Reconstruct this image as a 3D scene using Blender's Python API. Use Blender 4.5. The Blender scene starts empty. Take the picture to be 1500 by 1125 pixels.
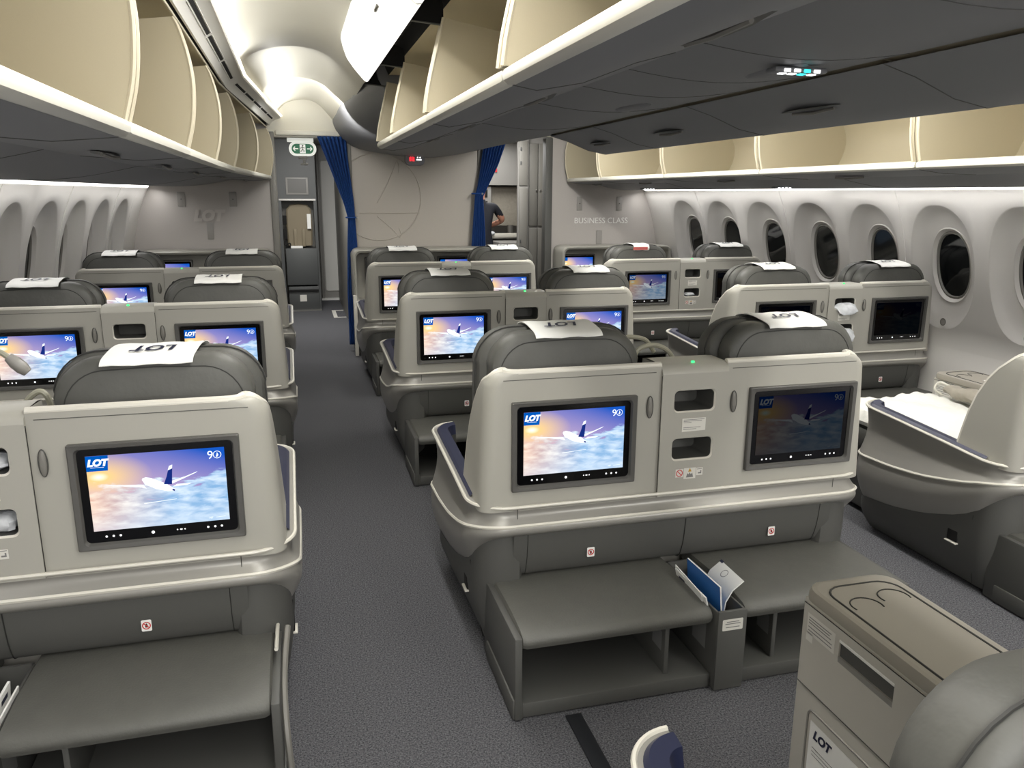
import bpy, bmesh, math, random
from mathutils import Vector, Matrix
random.seed(7)
PI = math.pi
SC = bpy.context.scene
COL = SC.collection

# ------------------------------------------------------------------ camera, world, light, exposure
cam_d = bpy.data.cameras.new('camera')
cam = bpy.data.objects.new('camera', cam_d)
COL.objects.link(cam)
SC.camera = cam
cam_d.sensor_width = 36.0
cam_d.lens = 1166.0 * 36.0 / 1500.0
cam_d.clip_start = 0.02
_F = Vector((0.25405598, 0.93887624, -0.23230792))
_R = Vector((0.96557409, -0.26008321, 0.00483809))
_U = _R.cross(_F)
cam.matrix_world = Matrix(((_R.x, _U.x, -_F.x, 0), (_R.y, _U.y, -_F.y, 0), (_R.z, _U.z, -_F.z, 1.6), (0, 0, 0, 1)))

SC.view_settings.view_transform = 'Standard'
SC.view_settings.look = 'None'
SC.view_settings.gamma = 1.0
SC.view_settings.exposure = 0.6
SC.view_settings.use_curve_mapping = False

world = bpy.data.worlds.new('world')
SC.world = world
world.use_nodes = True
bg = world.node_tree.nodes['Background']
bg.inputs[0].default_value = (1.0, 0.98, 0.96, 1)
bg.inputs[1].default_value = 0.8

def area(name, loc, target, sx, sy, power, col=(1, 0.95, 0.86)):
    d = bpy.data.lights.new(name, 'AREA')
    d.shape = 'RECTANGLE'; d.size = sx; d.size_y = sy; d.energy = power; d.color = col
    o = bpy.data.objects.new(name, d)
    COL.objects.link(o)
    z = (Vector(loc) - Vector(target)).normalized()
    y = Vector((0, 1, 0)); x = y.cross(z).normalized(); y = z.cross(x)
    o.matrix_world = Matrix(((x.x, y.x, z.x, loc[0]), (x.y, y.y, z.y, loc[1]), (x.z, y.z, z.z, loc[2]), (0, 0, 0, 1)))
    return o
CX = 1.307                                # centreline of the cabin
# lamps behind the long diffuser panels of both aisles and in the ceiling coves
W1 = (1, 0.975, 0.93); W2 = (1, 0.985, 0.955)
area('aisle_panel_lamp', (0.335, 1.8, 2.275), (-0.25, 1.8, 0.9), 0.09, 5.6, 40, W1)
area('aisle_panel_lamp', (2 * CX - 0.335, 3.0, 2.275), (2 * CX + 0.25, 3.0, 0.9), 0.09, 8.0, 74, W1)
area('cove_lamp', (-0.215, 1.9, 2.325), (0.1, 1.9, 3.0), 0.05, 6.6, 6.3, W2)
area('cove_lamp', (-0.03, 7.0, 2.325), (0.25, 7.0, 3.0), 0.05, 2.6, 3.6, W2)
area('cove_lamp', (2 * CX + 0.215, 3.4, 2.325), (2 * CX - 0.1, 3.4, 3.0), 0.05, 9.6, 14, W2)
area('aft_fill_lamp', (0.1, -1.4, 2.3), (0.8, 3.0, 0.7), 1.2, 0.8, 36, W2)  # pair of added fill lights behind the camera, not actual fixtures
area('aft_fill_lamp', (2.7, -1.4, 2.3), (2.2, 3.0, 0.7), 1.2, 0.8, 36, W2)
area('forward_fill_lamp', (0.22, 6.9, 2.43), (0.5, 8.3, 1.2), 0.30, 1.2, 13, W2)  # pair added under the ceiling to brighten the front bulkheads, no fixture there
area('forward_fill_lamp', (2.39, 6.9, 2.43), (2.2, 8.3, 1.2), 0.30, 1.2, 14, W2)
area('entry_fill_lamp', (0.2, 10.0, 2.25), (0.2, 10.4, 0), 0.5, 1.6, 44, W2)  # added fill that lifts the entry and lavatory door
area('galley_fill_lamp', (2.3, 8.95, 2.25), (2.5, 9.6, 0), 0.6, 0.5, 16, W2)  # added to light the closet fronts; the next one fills the galley
area('galley_fill_lamp', (2.6, 10.5, 2.25), (2.6, 10.6, 0), 0.8, 0.8, 14, W2)

# ------------------------------------------------------------------ materials
def lin(c):
    return tuple(((v / 255.0) / 12.92 if v / 255.0 <= 0.04045 else ((v / 255.0 + 0.055) / 1.055) ** 2.4) for v in c)
def mat(name, rgb, rough=0.5, metal=0.0, spec=0.5, noise=0.0, nscale=60, bump=0.0, bscale=300, emit=None, estr=0.0, coat=0.0):
    m = bpy.data.materials.new(name); m.use_nodes = True
    nt = m.node_tree; b = nt.nodes['Principled BSDF']
    c = lin(rgb) + (1,)
    b.inputs['Base Color'].default_value = c
    b.inputs['Roughness'].default_value = rough
    b.inputs['Metallic'].default_value = metal
    b.inputs['Specular IOR Level'].default_value = spec
    if coat: b.inputs['Coat Weight'].default_value = coat
    tc = nt.nodes.new('ShaderNodeTexCoord')
    if noise:
        n = nt.nodes.new('ShaderNodeTexNoise'); n.inputs['Scale'].default_value = nscale; n.inputs['Detail'].default_value = 3
        nt.links.new(tc.outputs['Object'], n.inputs['Vector'])
        r = nt.nodes.new('ShaderNodeMapRange'); r.inputs[1].default_value = 0.3; r.inputs[2].default_value = 0.7
        r.inputs[3].default_value = 1 - noise; r.inputs[4].default_value = 1 + noise
        nt.links.new(n.outputs['Fac'], r.inputs[0])
        mx = nt.nodes.new('ShaderNodeVectorMath'); mx.operation = 'SCALE'
        mx.inputs[0].default_value = c[:3]
        nt.links.new(r.outputs[0], mx.inputs['Scale']); nt.links.new(mx.outputs[0], b.inputs['Base Color'])
    if bump:
        n = nt.nodes.new('ShaderNodeTexNoise'); n.inputs['Scale'].default_value = bscale; n.inputs['Detail'].default_value = 2
        nt.links.new(tc.outputs['Object'], n.inputs['Vector'])
        bp = nt.nodes.new('ShaderNodeBump'); bp.inputs['Strength'].default_value = bump; bp.inputs['Distance'].default_value = 0.004
        nt.links.new(n.outputs['Fac'], bp.inputs['Height']); nt.links.new(bp.outputs[0], b.inputs['Normal'])
    if emit:
        b.inputs['Emission Color'].default_value = lin(emit) + (1,); b.inputs['Emission Strength'].default_value = estr
    return m
def emis(name, rgb, s):
    m = bpy.data.materials.new(name); m.use_nodes = True; nt = m.node_tree
    nt.nodes.remove(nt.nodes['Principled BSDF'])
    e = nt.nodes.new('ShaderNodeEmission'); e.inputs[0].default_value = lin(rgb) + (1,); e.inputs[1].default_value = s
    nt.links.new(e.outputs[0], nt.nodes['Material Output'].inputs[0])
    return m

M = {}
M['shell'] = mat('shell_plastic', (165, 163, 154), 0.42, noise=0.015, nscale=900)
M['shell_low'] = mat('shell_lower_plastic', (148, 146, 140), 0.34, metal=0.2, noise=0.015, nscale=900)
M['trim'] = mat('shell_trim_plastic', (208, 205, 194), 0.35)
M['dark'] = mat('dark_grey_plastic', (80, 80, 77), 0.55, noise=0.03, nscale=500)
M['cushion'] = mat('dark_grey_leather', (86, 86, 81), 0.5, noise=0.05, nscale=25, bump=0.25, bscale=160)
M['leather'] = mat('charcoal_leather', (80, 80, 76), 0.52, noise=0.05, nscale=14, bump=0.2, bscale=60)
M['piping'] = mat('leather_seam', (42, 42, 40), 0.6)
M['bezel'] = mat('monitor_bezel', (84, 83, 80), 0.4)
M['black'] = mat('black_glass', (8, 8, 10), 0.12)
M['void'] = mat('black_recess', (12, 12, 12), 0.9)
M['grey'] = mat('mid_grey_plastic', (120, 118, 112), 0.45)
M['silver'] = mat('satin_silver', (150, 147, 142), 0.35)
M['white'] = mat('white_paper', (232, 232, 228), 0.7)
M['navy'] = mat('navy_leather', (34, 38, 62), 0.4)
M['blue'] = mat('royal_blue_fabric', (14, 62, 128), 0.85, noise=0.1, nscale=40)
M['cover_blue'] = mat('blue_print', (40, 96, 160), 0.5)
M['bin'] = mat('bin_lining_beige', (176, 167, 143), 0.55, noise=0.01, nscale=500)
M['binrim'] = mat('bin_rim_cream', (206, 198, 176), 0.45)
M['rail'] = mat('rail_white', (232, 231, 226), 0.4)
M['lip'] = mat('bin_lip_white', (210, 208, 198), 0.4)
M['under'] = mat('bin_underside_grey', (122, 123, 126), 0.55, noise=0.01, nscale=500)
M['wall'] = mat('sidewall_white', (206, 203, 198), 0.5, noise=0.015, nscale=700)
M['reveal'] = mat('window_reveal', (196, 193, 188), 0.45)
M['bulk'] = mat('bulkhead_laminate', (172, 166, 157), 0.55, noise=0.03, nscale=350)
M['bulkside'] = mat('side_bulkhead_laminate', (176, 171, 166), 0.55, noise=0.03, nscale=350)
M['emboss'] = mat('embossed_laminate', (172, 166, 156), 0.45)
M['emboss2'] = mat('embossed_side_laminate', (188, 183, 177), 0.45)
M['ceil'] = mat('ceiling_panel_cream', (222, 219, 206), 0.5)
M['galley'] = mat('galley_grey', (138, 136, 132), 0.45)
M['dkgalley'] = mat('dark_galley_laminate', (74, 76, 76), 0.5)
M['tan'] = mat('jump_seat_tan', (128, 118, 98), 0.7)
M['lampneck'] = mat('gooseneck_beige', (158, 156, 138), 0.45)
M['red'] = mat('sign_red', (190, 40, 40), 0.5)
M['ink'] = mat('print_black', (30, 30, 34), 0.6)
M['inkgrey'] = mat('print_grey', (120, 120, 118), 0.6)
M['sticker'] = mat('sticker_white', (214, 212, 204), 0.5)
M['quilt'] = mat('white_quilt', (222, 222, 216), 0.85, bump=0.9, bscale=28)
M['contop'] = mat('console_top_plastic', (150, 145, 134), 0.45)
M['console'] = mat('console_plastic', (188, 185, 176), 0.45)
M['kit'] = mat('grey_fabric_pouch', (148, 142, 130), 0.8, noise=0.08, nscale=30)
M['pink'] = mat('pink_ribbon', (214, 110, 104), 0.6)
M['skin'] = mat('skin', (196, 140, 116), 0.5)
M['uniform'] = mat('dark_uniform', (26, 28, 36), 0.8)
M['hair'] = mat('brown_hair', (60, 42, 30), 0.6)
M['track'] = mat('seat_track_cover', (26, 28, 32), 0.5)
M['steel'] = mat('brushed_steel', (170, 168, 164), 0.3, metal=0.9)
M['door'] = mat('lavatory_door_white', (214, 213, 208), 0.5)
M['green'] = mat('exit_green', (20, 92, 62), 0.5, emit=(20, 92, 62), estr=0.35)
M['exitwhite'] = mat('exit_white', (232, 234, 226), 0.5, emit=(232, 234, 226), estr=0.35)
M['e_white'] = emis('white_glow', (255, 255, 255), 1.6)
M['e_strip'] = emis('sidewall_strip_glow', (255, 250, 246), 3.0)
M['e_cove'] = emis('cove_glow', (255, 244, 220), 2.0)
M['e_panel'] = emis('aisle_panel_glow', (255, 252, 242), 0.95)
M['e_green'] = emis('green_led', (60, 255, 120), 1.6)
M['e_red'] = emis('red_led', (255, 40, 50), 1.6)
M['e_cyan'] = emis('cyan_led', (60, 220, 220), 1.6)
M['e_button'] = emis('touch_key_glow', (255, 255, 255), 1.0)
M['bag'] = mat('clear_plastic_bag', (200, 203, 206), 0.25, noise=0.12, nscale=30, bump=1.0, bscale=35)
M['yellow'] = mat('warning_yellow', (190, 150, 60), 0.6)
M['juice'] = mat('orange_juice', (226, 160, 30), 0.3)

def carpet():
    m = bpy.data.materials.new('carpet'); m.use_nodes = True; nt = m.node_tree; b = nt.nodes['Principled BSDF']
    tc = nt.nodes.new('ShaderNodeTexCoord')
    n = nt.nodes.new('ShaderNodeTexNoise'); n.inputs['Scale'].default_value = 170; n.inputs['Detail'].default_value = 3; n.inputs['Roughness'].default_value = 0.9
    nt.links.new(tc.outputs['Object'], n.inputs['Vector'])
    r = nt.nodes.new('ShaderNodeValToRGB')
    r.color_ramp.elements[0].position = 0.36; r.color_ramp.elements[0].color = lin((46, 47, 51)) + (1,)
    r.color_ramp.elements[1].position = 0.66; r.color_ramp.elements[1].color = lin((124, 124, 128)) + (1,)
    nt.links.new(n.outputs['Fac'], r.inputs[0]); nt.links.new(r.outputs[0], b.inputs['Base Color'])
    bp = nt.nodes.new('ShaderNodeBump'); bp.inputs['Strength'].default_value = 0.8; bp.inputs['Distance'].default_value = 0.006
    nt.links.new(n.outputs['Fac'], bp.inputs['Height']); nt.links.new(bp.outputs[0], b.inputs['Normal'])
    b.inputs['Roughness'].default_value = 0.95; b.inputs['Specular IOR Level'].default_value = 0.1
    return m
M['carpet'] = carpet()

def picture(name, strength):
    """sunset-over-clouds picture shown by the seat monitors"""
    m = bpy.data.materials.new(name); m.use_nodes = True; nt = m.node_tree; N = nt.nodes.new; L = nt.links.new
    nt.nodes.remove(nt.nodes['Principled BSDF'])
    uv = N('ShaderNodeUVMap'); sep = N('ShaderNodeSeparateXYZ'); L(uv.outputs[0], sep.inputs[0])
    def mth(op, a, b=None, c=None, clamp=False):
        n = N('ShaderNodeMath'); n.operation = op; n.use_clamp = clamp
        for i, v in enumerate((a, b, c)):
            if v is None: continue
            if isinstance(v, (int, float)): n.inputs[i].default_value = v
            else: L(v, n.inputs[i])
        return n.outputs[0]
    def mix(f, a, b):
        n = N('ShaderNodeMix'); n.data_type = 'RGBA'
        L(f, n.inputs[0])
        for i, v in ((6, a), (7, b)):
            if isinstance(v, tuple): n.inputs[i].default_value = lin(v) + (1,)
            else: L(v, n.inputs[i])
        return n.outputs[2]
    X, Y = sep.outputs[0], sep.outputs[1]
    # sky: purple haze to deep blue towards the top right
    t = mth('ADD', mth('MULTIPLY', X, 0.62), mth('MULTIPLY', mth('SUBTRACT', Y, 0.55), 1.1), None, True)
    sky = mix(t, (206, 176, 196), (22, 84, 186))
    dx = mth('SUBTRACT', X, 0.08); dy = mth('MULTIPLY', mth('SUBTRACT', Y, 0.72), 1.2)
    d = mth('SQRT', mth('ADD', mth('MULTIPLY', dx, dx), mth('MULTIPLY', dy, dy)))
    warm = mth('SUBTRACT', 1.0, mth('MULTIPLY', d, 2.6), None, True)
    sky = mix(warm, sky, (255, 214, 120))
    core = mth('SUBTRACT', 1.0, mth('MULTIPLY', d, 14), None, True)
    # clouds
    mp = N('ShaderNodeMapping'); mp.inputs['Scale'].default_value = (4.0, 7.5, 1); L(uv.outputs[0], mp.inputs[0])
    ns = N('ShaderNodeTexNoise'); ns.inputs['Scale'].default_value = 1.3; ns.inputs['Detail'].default_value = 8; ns.inputs['Roughness'].default_value = 0.55
    ns.inputs['Distortion'].default_value = 0.3
    L(mp.outputs[0], ns.inputs['Vector'])
    warmside = mth('SUBTRACT', 1.0, mth('MULTIPLY', X, 1.7), None, True)
    shade = mix(warmside, (128, 172, 214), (220, 176, 156))
    bright = mix(warmside, (214, 230, 246), (252, 236, 216))
    cf = N('ShaderNodeMapRange'); cf.inputs[1].default_value = 0.38; cf.inputs[2].default_value = 0.68; L(ns.outputs['Fac'], cf.inputs[0])
    cloud = mix(cf.outputs[0], shade, bright)
    low = mth('SUBTRACT', 1.0, mth('MULTIPLY', Y, 3.2), None, True)
    cloud = mix(mth('MULTIPLY', low, 0.45), cloud, (206, 222, 238))
    bank = mth('SUBTRACT', 1.0, mth('MULTIPLY', mth('SQRT', mth('ADD', mth('POWER', mth('SUBTRACT', X, 1.0), 2), mth('MULTIPLY', mth('POWER', mth('SUBTRACT', Y, 0.6), 2), 1.4))), 4.2), None, True)
    edge = mth('ADD', mth('MULTIPLY', mth('SUBTRACT', ns.outputs['Fac'], 0.5), 0.9), mth('ADD', 0.57, mth('MULTIPLY', bank, 0.28)))
    cm = N('ShaderNodeMapRange'); cm.inputs[1].default_value = -0.03; cm.inputs[2].default_value = 0.05
    L(mth('SUBTRACT', edge, Y), cm.inputs[0])
    col = mix(cm.outputs[0], sky, cloud)
    col = mix(core, col, (230, 255, 246))
    e = N('ShaderNodeEmission'); L(col, e.inputs[0]); e.inputs[1].default_value = strength
    L(e.outputs[0], nt.nodes['Material Output'].inputs[0])
    return m
for k, s in (('lit', 0.80), ('dim', 0.26), ('off', 0.03), ('black', 0.003)):
    M['pic_' + k] = picture('screen_picture_' + k, s)
    M['pw_' + k] = emis('screen_white_' + k, (236, 244, 252), 1.1 * s)
    M['pn_' + k] = emis('screen_navy_' + k, (22, 44, 120), 1.0 * s)
    M['pb_' + k] = emis('screen_logo_blue_' + k, (0, 84, 176), 1.0 * s)

# ------------------------------------------------------------------ mesh builder
def text_geo(s, size, align='CENTER', shear=0.0, offset=0.0):
    cu = bpy.data.curves.new('t', 'FONT'); cu.body = s; cu.size = size; cu.align_x = align; cu.align_y = 'CENTER'
    cu.shear = shear; cu.offset = offset; cu.resolution_u = 3
    ob = bpy.data.objects.new('t', cu)
    me = bpy.data.meshes.new_from_object(ob)
    v = [tuple(p.co) for p in me.vertices]; f = [tuple(p.vertices) for p in me.polygons]
    bpy.data.objects.remove(ob); bpy.data.curves.remove(cu); bpy.data.meshes.remove(me)
    return v, f

def smooth(pts, n=6, closed=False):
    """catmull-rom through points"""
    P = [Vector(p) for p in pts]; out = []
    N = len(P)
    seg = N if closed else N - 1
    for i in range(seg):
        p0 = P[(i - 1) % N] if closed or i > 0 else P[0] * 2 - P[1]
        p1 = P[i]; p2 = P[(i + 1) % N]
        p3 = P[(i + 2) % N] if closed or i + 2 < N else P[-1] * 2 - P[-2]
        for k in range(n):
            t = k / n
            out.append(0.5 * ((2 * p1) + (p2 - p0) * t + (2 * p0 - 5 * p1 + 4 * p2 - p3) * t * t + (3 * p1 - p0 - 3 * p2 + p3) * t ** 3))
    if not closed: out.append(P[-1])
    return out

def interp(tab, x):
    if x <= tab[0][0]: return tab[0][1]
    for (a, b), (c, d) in zip(tab, tab[1:]):
        if x <= c:
            t = (x - a) / (c - a)
            return b + (d - b) * t
    return tab[-1][1]
def sinterp(tab, x):
    """interp with a little blur so that lofted surfaces stay smooth"""
    w = 0.035
    return (interp(tab, x - w) + 2 * interp(tab, x) + interp(tab, x + w)) / 4

class MB:
    def __init__(s): s.v = []; s.f = []; s.m = []; s.uv = {}
    def add(s, verts, faces, m=0):
        b = len(s.v); s.v += [tuple(p) for p in verts]
        for f in faces: s.f.append(tuple(i + b for i in f)); s.m.append(m)
        return s
    def face(s, pts, m=0, uv=None):
        b = len(s.v); s.v += [tuple(p) for p in pts]; s.f.append(tuple(range(b, b + len(pts)))); s.m.append(m)
        if uv: s.uv[len(s.f) - 1] = uv
        return s
    def grid(s, P, m=0, close=False, mfun=None):
        b = len(s.v); n = len(P[0])
        for r in P: s.v += [tuple(p) for p in r]
        for i in range(len(P) - 1):
            for j in range(n if close else n - 1):
                k = (j + 1) % n
                s.f.append((b + i * n + j, b + i * n + k, b + (i + 1) * n + k, b + (i + 1) * n + j)); s.m.append(mfun(i, j) if mfun else m)
        return s
    def loft(s, loops, m=0, caps=True):
        s.grid(loops, m, True)
        if caps:
            s.face(list(reversed(loops[0])), m); s.face(loops[-1], m)
        return s
    def box(s, c, d, m=0, bevel=0.0, seg=2, rot=None):
        bm = bmesh.new(); bmesh.ops.create_cube(bm, size=1.0)
        for v in bm.verts: v.co = Vector((v.co.x * d[0], v.co.y * d[1], v.co.z * d[2]))
        if bevel: bmesh.ops.bevel(bm, geom=bm.edges[:], offset=bevel, segments=seg, profile=0.5, affect='EDGES')
        if rot is not None: bmesh.ops.transform(bm, matrix=rot, verts=bm.verts[:])
        bm.verts.index_update()
        s.add([(v.co.x + c[0], v.co.y + c[1], v.co.z + c[2]) for v in bm.verts], [[v.index for v in f.verts] for f in bm.faces], m)
        bm.free(); return s
    def b2(s, x0, x1, y0, y1, z0, z1, m=0, bevel=0.0, seg=2):
        return s.box(((x0 + x1) / 2, (y0 + y1) / 2, (z0 + z1) / 2), (abs(x1 - x0), abs(y1 - y0), abs(z1 - z0)), m, bevel, seg)
    def tube(s, path, r, m=0, n=8, caps=True, closed=False):
        P = [Vector(p) for p in path]; loops = []; prev = None
        for i, p in enumerate(P):
            a = P[i - 1] if (i > 0 or closed) else P[i]; c = P[(i + 1) % len(P)] if (i + 1 < len(P) or closed) else P[i]
            t = (c - a).normalized()
            if prev is None:
                q = Vector((0, 0, 1)) if abs(t.z) < 0.9 else Vector((1, 0, 0))
                prev = t.cross(q).normalized()
            else:
                prev = (prev - t * prev.dot(t)).normalized()
            w = t.cross(prev); rr = r(i / (len(P) - 1)) if callable(r) else r
            loops.append([p + (prev * math.cos(2 * PI * k / n) + w * math.sin(2 * PI * k / n)) * rr for k in range(n)])
        if closed: loops.append(loops[0]); caps = False
        return s.loft(loops, m, caps)
    def disc(s, c, ux, uy, rx, ry, m=0, n=24):
        c = Vector(c); ux = Vector(ux); uy = Vector(uy)
        return s.face([c + ux * rx * math.cos(2 * PI * k / n) + uy * ry * math.sin(2 * PI * k / n) for k in range(n)], m)
    def ring(s, c, ux, uy, r0, r1, m=0, n=28, ky=1.0):
        c = Vector(c); ux = Vector(ux); uy = Vector(uy)
        P = [[c + (ux * math.cos(2 * PI * k / n) + uy * ky * math.sin(2 * PI * k / n)) * r for k in range(n)] for r in (r0, r1)]
        return s.grid(P, m, True)
    def ball(s, c, r, m=0, nu=12, nv=8):
        c = Vector(c); r = Vector(r) if not isinstance(r, (int, float)) else Vector((r, r, r))
        P = [[c + Vector((r.x * math.sin(PI * i / nv) * math.cos(2 * PI * j / nu), r.y * math.sin(PI * i / nv) * math.sin(2 * PI * j / nu), r.z * math.cos(PI * i / nv))) for j in range(nu)] for i in range(1, nv)]
        return s.loft(P, m)
    def text(s, t, o, ux, uy, size, m=0, lift=0.0, **k):
        v, f = text_geo(t, size, **k); o = Vector(o); ux = Vector(ux); uy = Vector(uy)
        nrm = ux.cross(uy).normalized() * lift
        return s.add([o + ux * a + uy * b + nrm for a, b, _ in v], f, m)
    def mesh(s, name, mats, angle=38):
        me = bpy.data.meshes.new(name); me.from_pydata(s.v, [], s.f)
        for m in mats: me.materials.append(M[m] if isinstance(m, str) else m)
        for i, p in enumerate(me.polygons): p.material_index = s.m[i]; p.use_smooth = True
        if s.uv:
            l = me.uv_layers.new(name='UVMap')
            for fi, uv in s.uv.items():
                for li, c in zip(me.polygons[fi].loop_indices, uv): l.data[li].uv = c
        me.update(); me.set_sharp_from_angle(angle=math.radians(angle))
        return me

CACHE = {}
def link(name, me, parent=None, loc=None):
    o = bpy.data.objects.new(name, me); COL.objects.link(o)
    if parent: o.parent = parent
    if loc: o.location = loc
    return o
def part(name, key, fn, mats, parent=None, loc=None, angle=38):
    """mesh object; meshes are cached by key so repeats share their data"""
    if key is None or key not in CACHE:
        b = MB(); fn(b); me = b.mesh(name, mats, angle)
        if key is not None: CACHE[key] = me
    else: me = CACHE[key]
    return link(name, me, parent, loc)
def thing(name, label, cat, loc=(0, 0, 0), rz=0.0, group=None):
    o = bpy.data.objects.new(name, None); COL.objects.link(o); o.location = loc; o.rotation_euler = (0, 0, rz)
    o.empty_display_size = 0.1
    o['label'] = label; o['category'] = cat
    if group: o['group'] = group
    return o
def tag(o, label, cat, group=None):
    o['label'] = label; o['category'] = cat
    if group: o['group'] = group
    return o
def struct(name, fn, mats, angle=38):
    o = part(name, None, fn, mats, angle=angle); o['kind'] = 'structure'; return o

def rrect(x0, x1, z0, z1, r, n=5):
    out = []
    for cx, cz, a in ((x1 - r, z1 - r, 0), (x0 + r, z1 - r, 90), (x0 + r, z0 + r, 180), (x1 - r, z0 + r, 270)):
        for k in range(n + 1):
            t = math.radians(a + 90 * k / n); out.append((cx + r * math.cos(t), cz + r * math.sin(t)))
    return out

# ------------------------------------------------------------------ the setting
YB = 8.45                                  # front bulkhead
YA = -1.2                                  # aft limit that is modelled
def dx_left(y): return 0.0 if y < 5.2 else (y - 5.2) * 0.054
def dx_rail(y): return 0.0 if y < 5.6 else (y - 5.6) * 0.068
WPROF = [(0.0, -0.02), (0.3, 0.05), (0.64, 0.06), (0.9, 0.035), (1.1, 0.0), (1.25, -0.03), (1.4, -0.07), (1.52, -0.115), (1.64, -0.17), (2.7, -0.7)]
def wall_x(side, y, z):
    w = sinterp(WPROF, z)
    if side > 0: return 4.17 - (0 if y < 5.4 else (y - 5.4) * 0.066) + w
    return -1.60 + (0 if y < 5.4 else (y - 5.4) * 0.036) - w

struct('floor', lambda b: b.grid([[(-2.2, YA, 0), (4.9, YA, 0)], [(-2.2, 13.0, 0), (4.9, 13.0, 0)]]), ['carpet'])

WY = [4.42 + 0.66 * k for k in range(-8, 6)]
def wall(side):
    def f(b):
        ang_n = 64
        for yc in WY:
            zc = 1.15; z0, z1 = 0.60, 1.64; hw = 0.33
            def P(y, z, d): return (wall_x(side, y, z) + side * d, y, z)
            rect = []; ca = []
            for k in range(ang_n):
                t = 2 * PI * k / ang_n; c, s_ = math.cos(t), math.sin(t)
                rz = (z1 - zc) if s_ > 0 else (zc - z0)
                q = min(hw / abs(c) if abs(c) > 1e-6 else 1e9, rz / abs(s_) if abs(s_) > 1e-6 else 1e9)
                rect.append((yc + c * q, zc + s_ * q)); ca.append((c, s_))
            # snap nearest samples to the corners
            for cy, cz in ((hw, z1), (-hw, z1), (hw, z0), (-hw, z0)):
                i = min(range(ang_n), key=lambda i: (rect[i][0] - yc - cy) ** 2 + (rect[i][1] - cz) ** 2)
                rect[i] = (yc + cy, cz)
            def oval(a, bt, bb, e=2.3):
                out = []
                for c, s_ in ca:
                    bb_ = bt if s_ > 0 else bb
                    q = (abs(c / a) ** e + abs(s_ / bb_) ** e) ** (-1 / e)
                    out.append((yc + c * q, zc + s_ * q))
                return out
            o0 = oval(0.275, 0.395, 0.43)
            mid = [((p[0] + q[0]) / 2, (p[1] + q[1]) / 2) for p, q in zip(rect, o0)]
            rings = [(rect, 0), (mid, 0), (o0, 0), (oval(0.268, 0.388, 0.422), 0.006), (oval(0.245, 0.36, 0.39), 0.042), (oval(0.215, 0.315, 0.34), 0.070),
                     (oval(0.185, 0.27, 0.285), 0.08), (oval(0.172, 0.248, 0.258), 0.083), (oval(0.165, 0.24, 0.25), 0.078), (oval(0.155, 0.228, 0.236), 0.09), (oval(0.145, 0.215, 0.222), 0.11)]
            G = [[P(y, z, d) for y, z in r] for r, d in rings]
            b.grid(G, 0, True, mfun=lambda i, j: 0 if i < 2 else 1)
        ys = [WY[0] - 0.33 + 0.165 * k for k in range(int((YB - WY[0] + 0.33) / 0.165) + 1)] + [YB + 0.05]
        b.grid([[(wall_x(side, y, z), y, z) for y in ys] for z in [0, 0.1, 0.2, 0.3, 0.4, 0.5, 0.6]])
        yend = WY[-1] + 0.33
        b.grid([[(wall_x(side, y, z), y, z) for y in (yend, YB + 0.05)] for z in [0.6 + 0.104 * k for k in range(11)]])
        b.grid([[(wall_x(side, y, z), y, z) for y in ys] for z in [1.64, 1.8, 2.1, 2.4, 2.7]])
        # seams between the wall panels: narrow raised beads
        for k in range(0, len(WY), 2):
            y = WY[k] + 0.33
            b.tube([(wall_x(side, y, z) - side * 0.001, y, z) for z in [0.3 + 0.134 * i for i in range(11)]], 0.004, 0, 5)
    return f
struct('wall_right', wall(1), ['wall', 'reveal'])
struct('wall_left', wall(-1), ['wall', 'reveal'])
wn = 0
for side in (1, -1):
    for yc in WY[2:]:
        wn += 1
        def f(b, yc=yc, side=side):
            def P(a, bb, d, n=40):
                out = []
                for k in range(n):
                    t = 2 * PI * k / n; c, s_ = math.cos(t), math.sin(t)
                    q = (abs(c / a) ** 2.3 + abs(s_ / bb) ** 2.3) ** (-1 / 2.3)
                    y, z = yc + c * q, 1.147 + s_ * q
                    out.append((wall_x(side, y, z) + side * d, y, z))
                return out
            b.grid([P(0.150, 0.226, 0.100), P(0.138, 0.213, 0.096), P(0.130, 0.205, 0.112)], 0, True)
            b.face(P(0.134, 0.209, 0.108), 1)
            # shade button below the pane
            z = 0.77; x = wall_x(side, yc, z) - side * 0.004
            b.ring((x, yc - 0.02, z), (0, 1, 0), (0, 0, 1), 0.018, 0.026, 0); b.disc((x, yc - 0.02, z), (0, 1, 0), (0, 0, 1), 0.018, 0.018, 2)
        struct('window_%d' % wn, f, ['grey', mat_glass if 'mat_glass' in globals() else M.setdefault('glass', mat('night_window_glass', (16, 18, 19), 0.08)), 'silver'])

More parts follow.
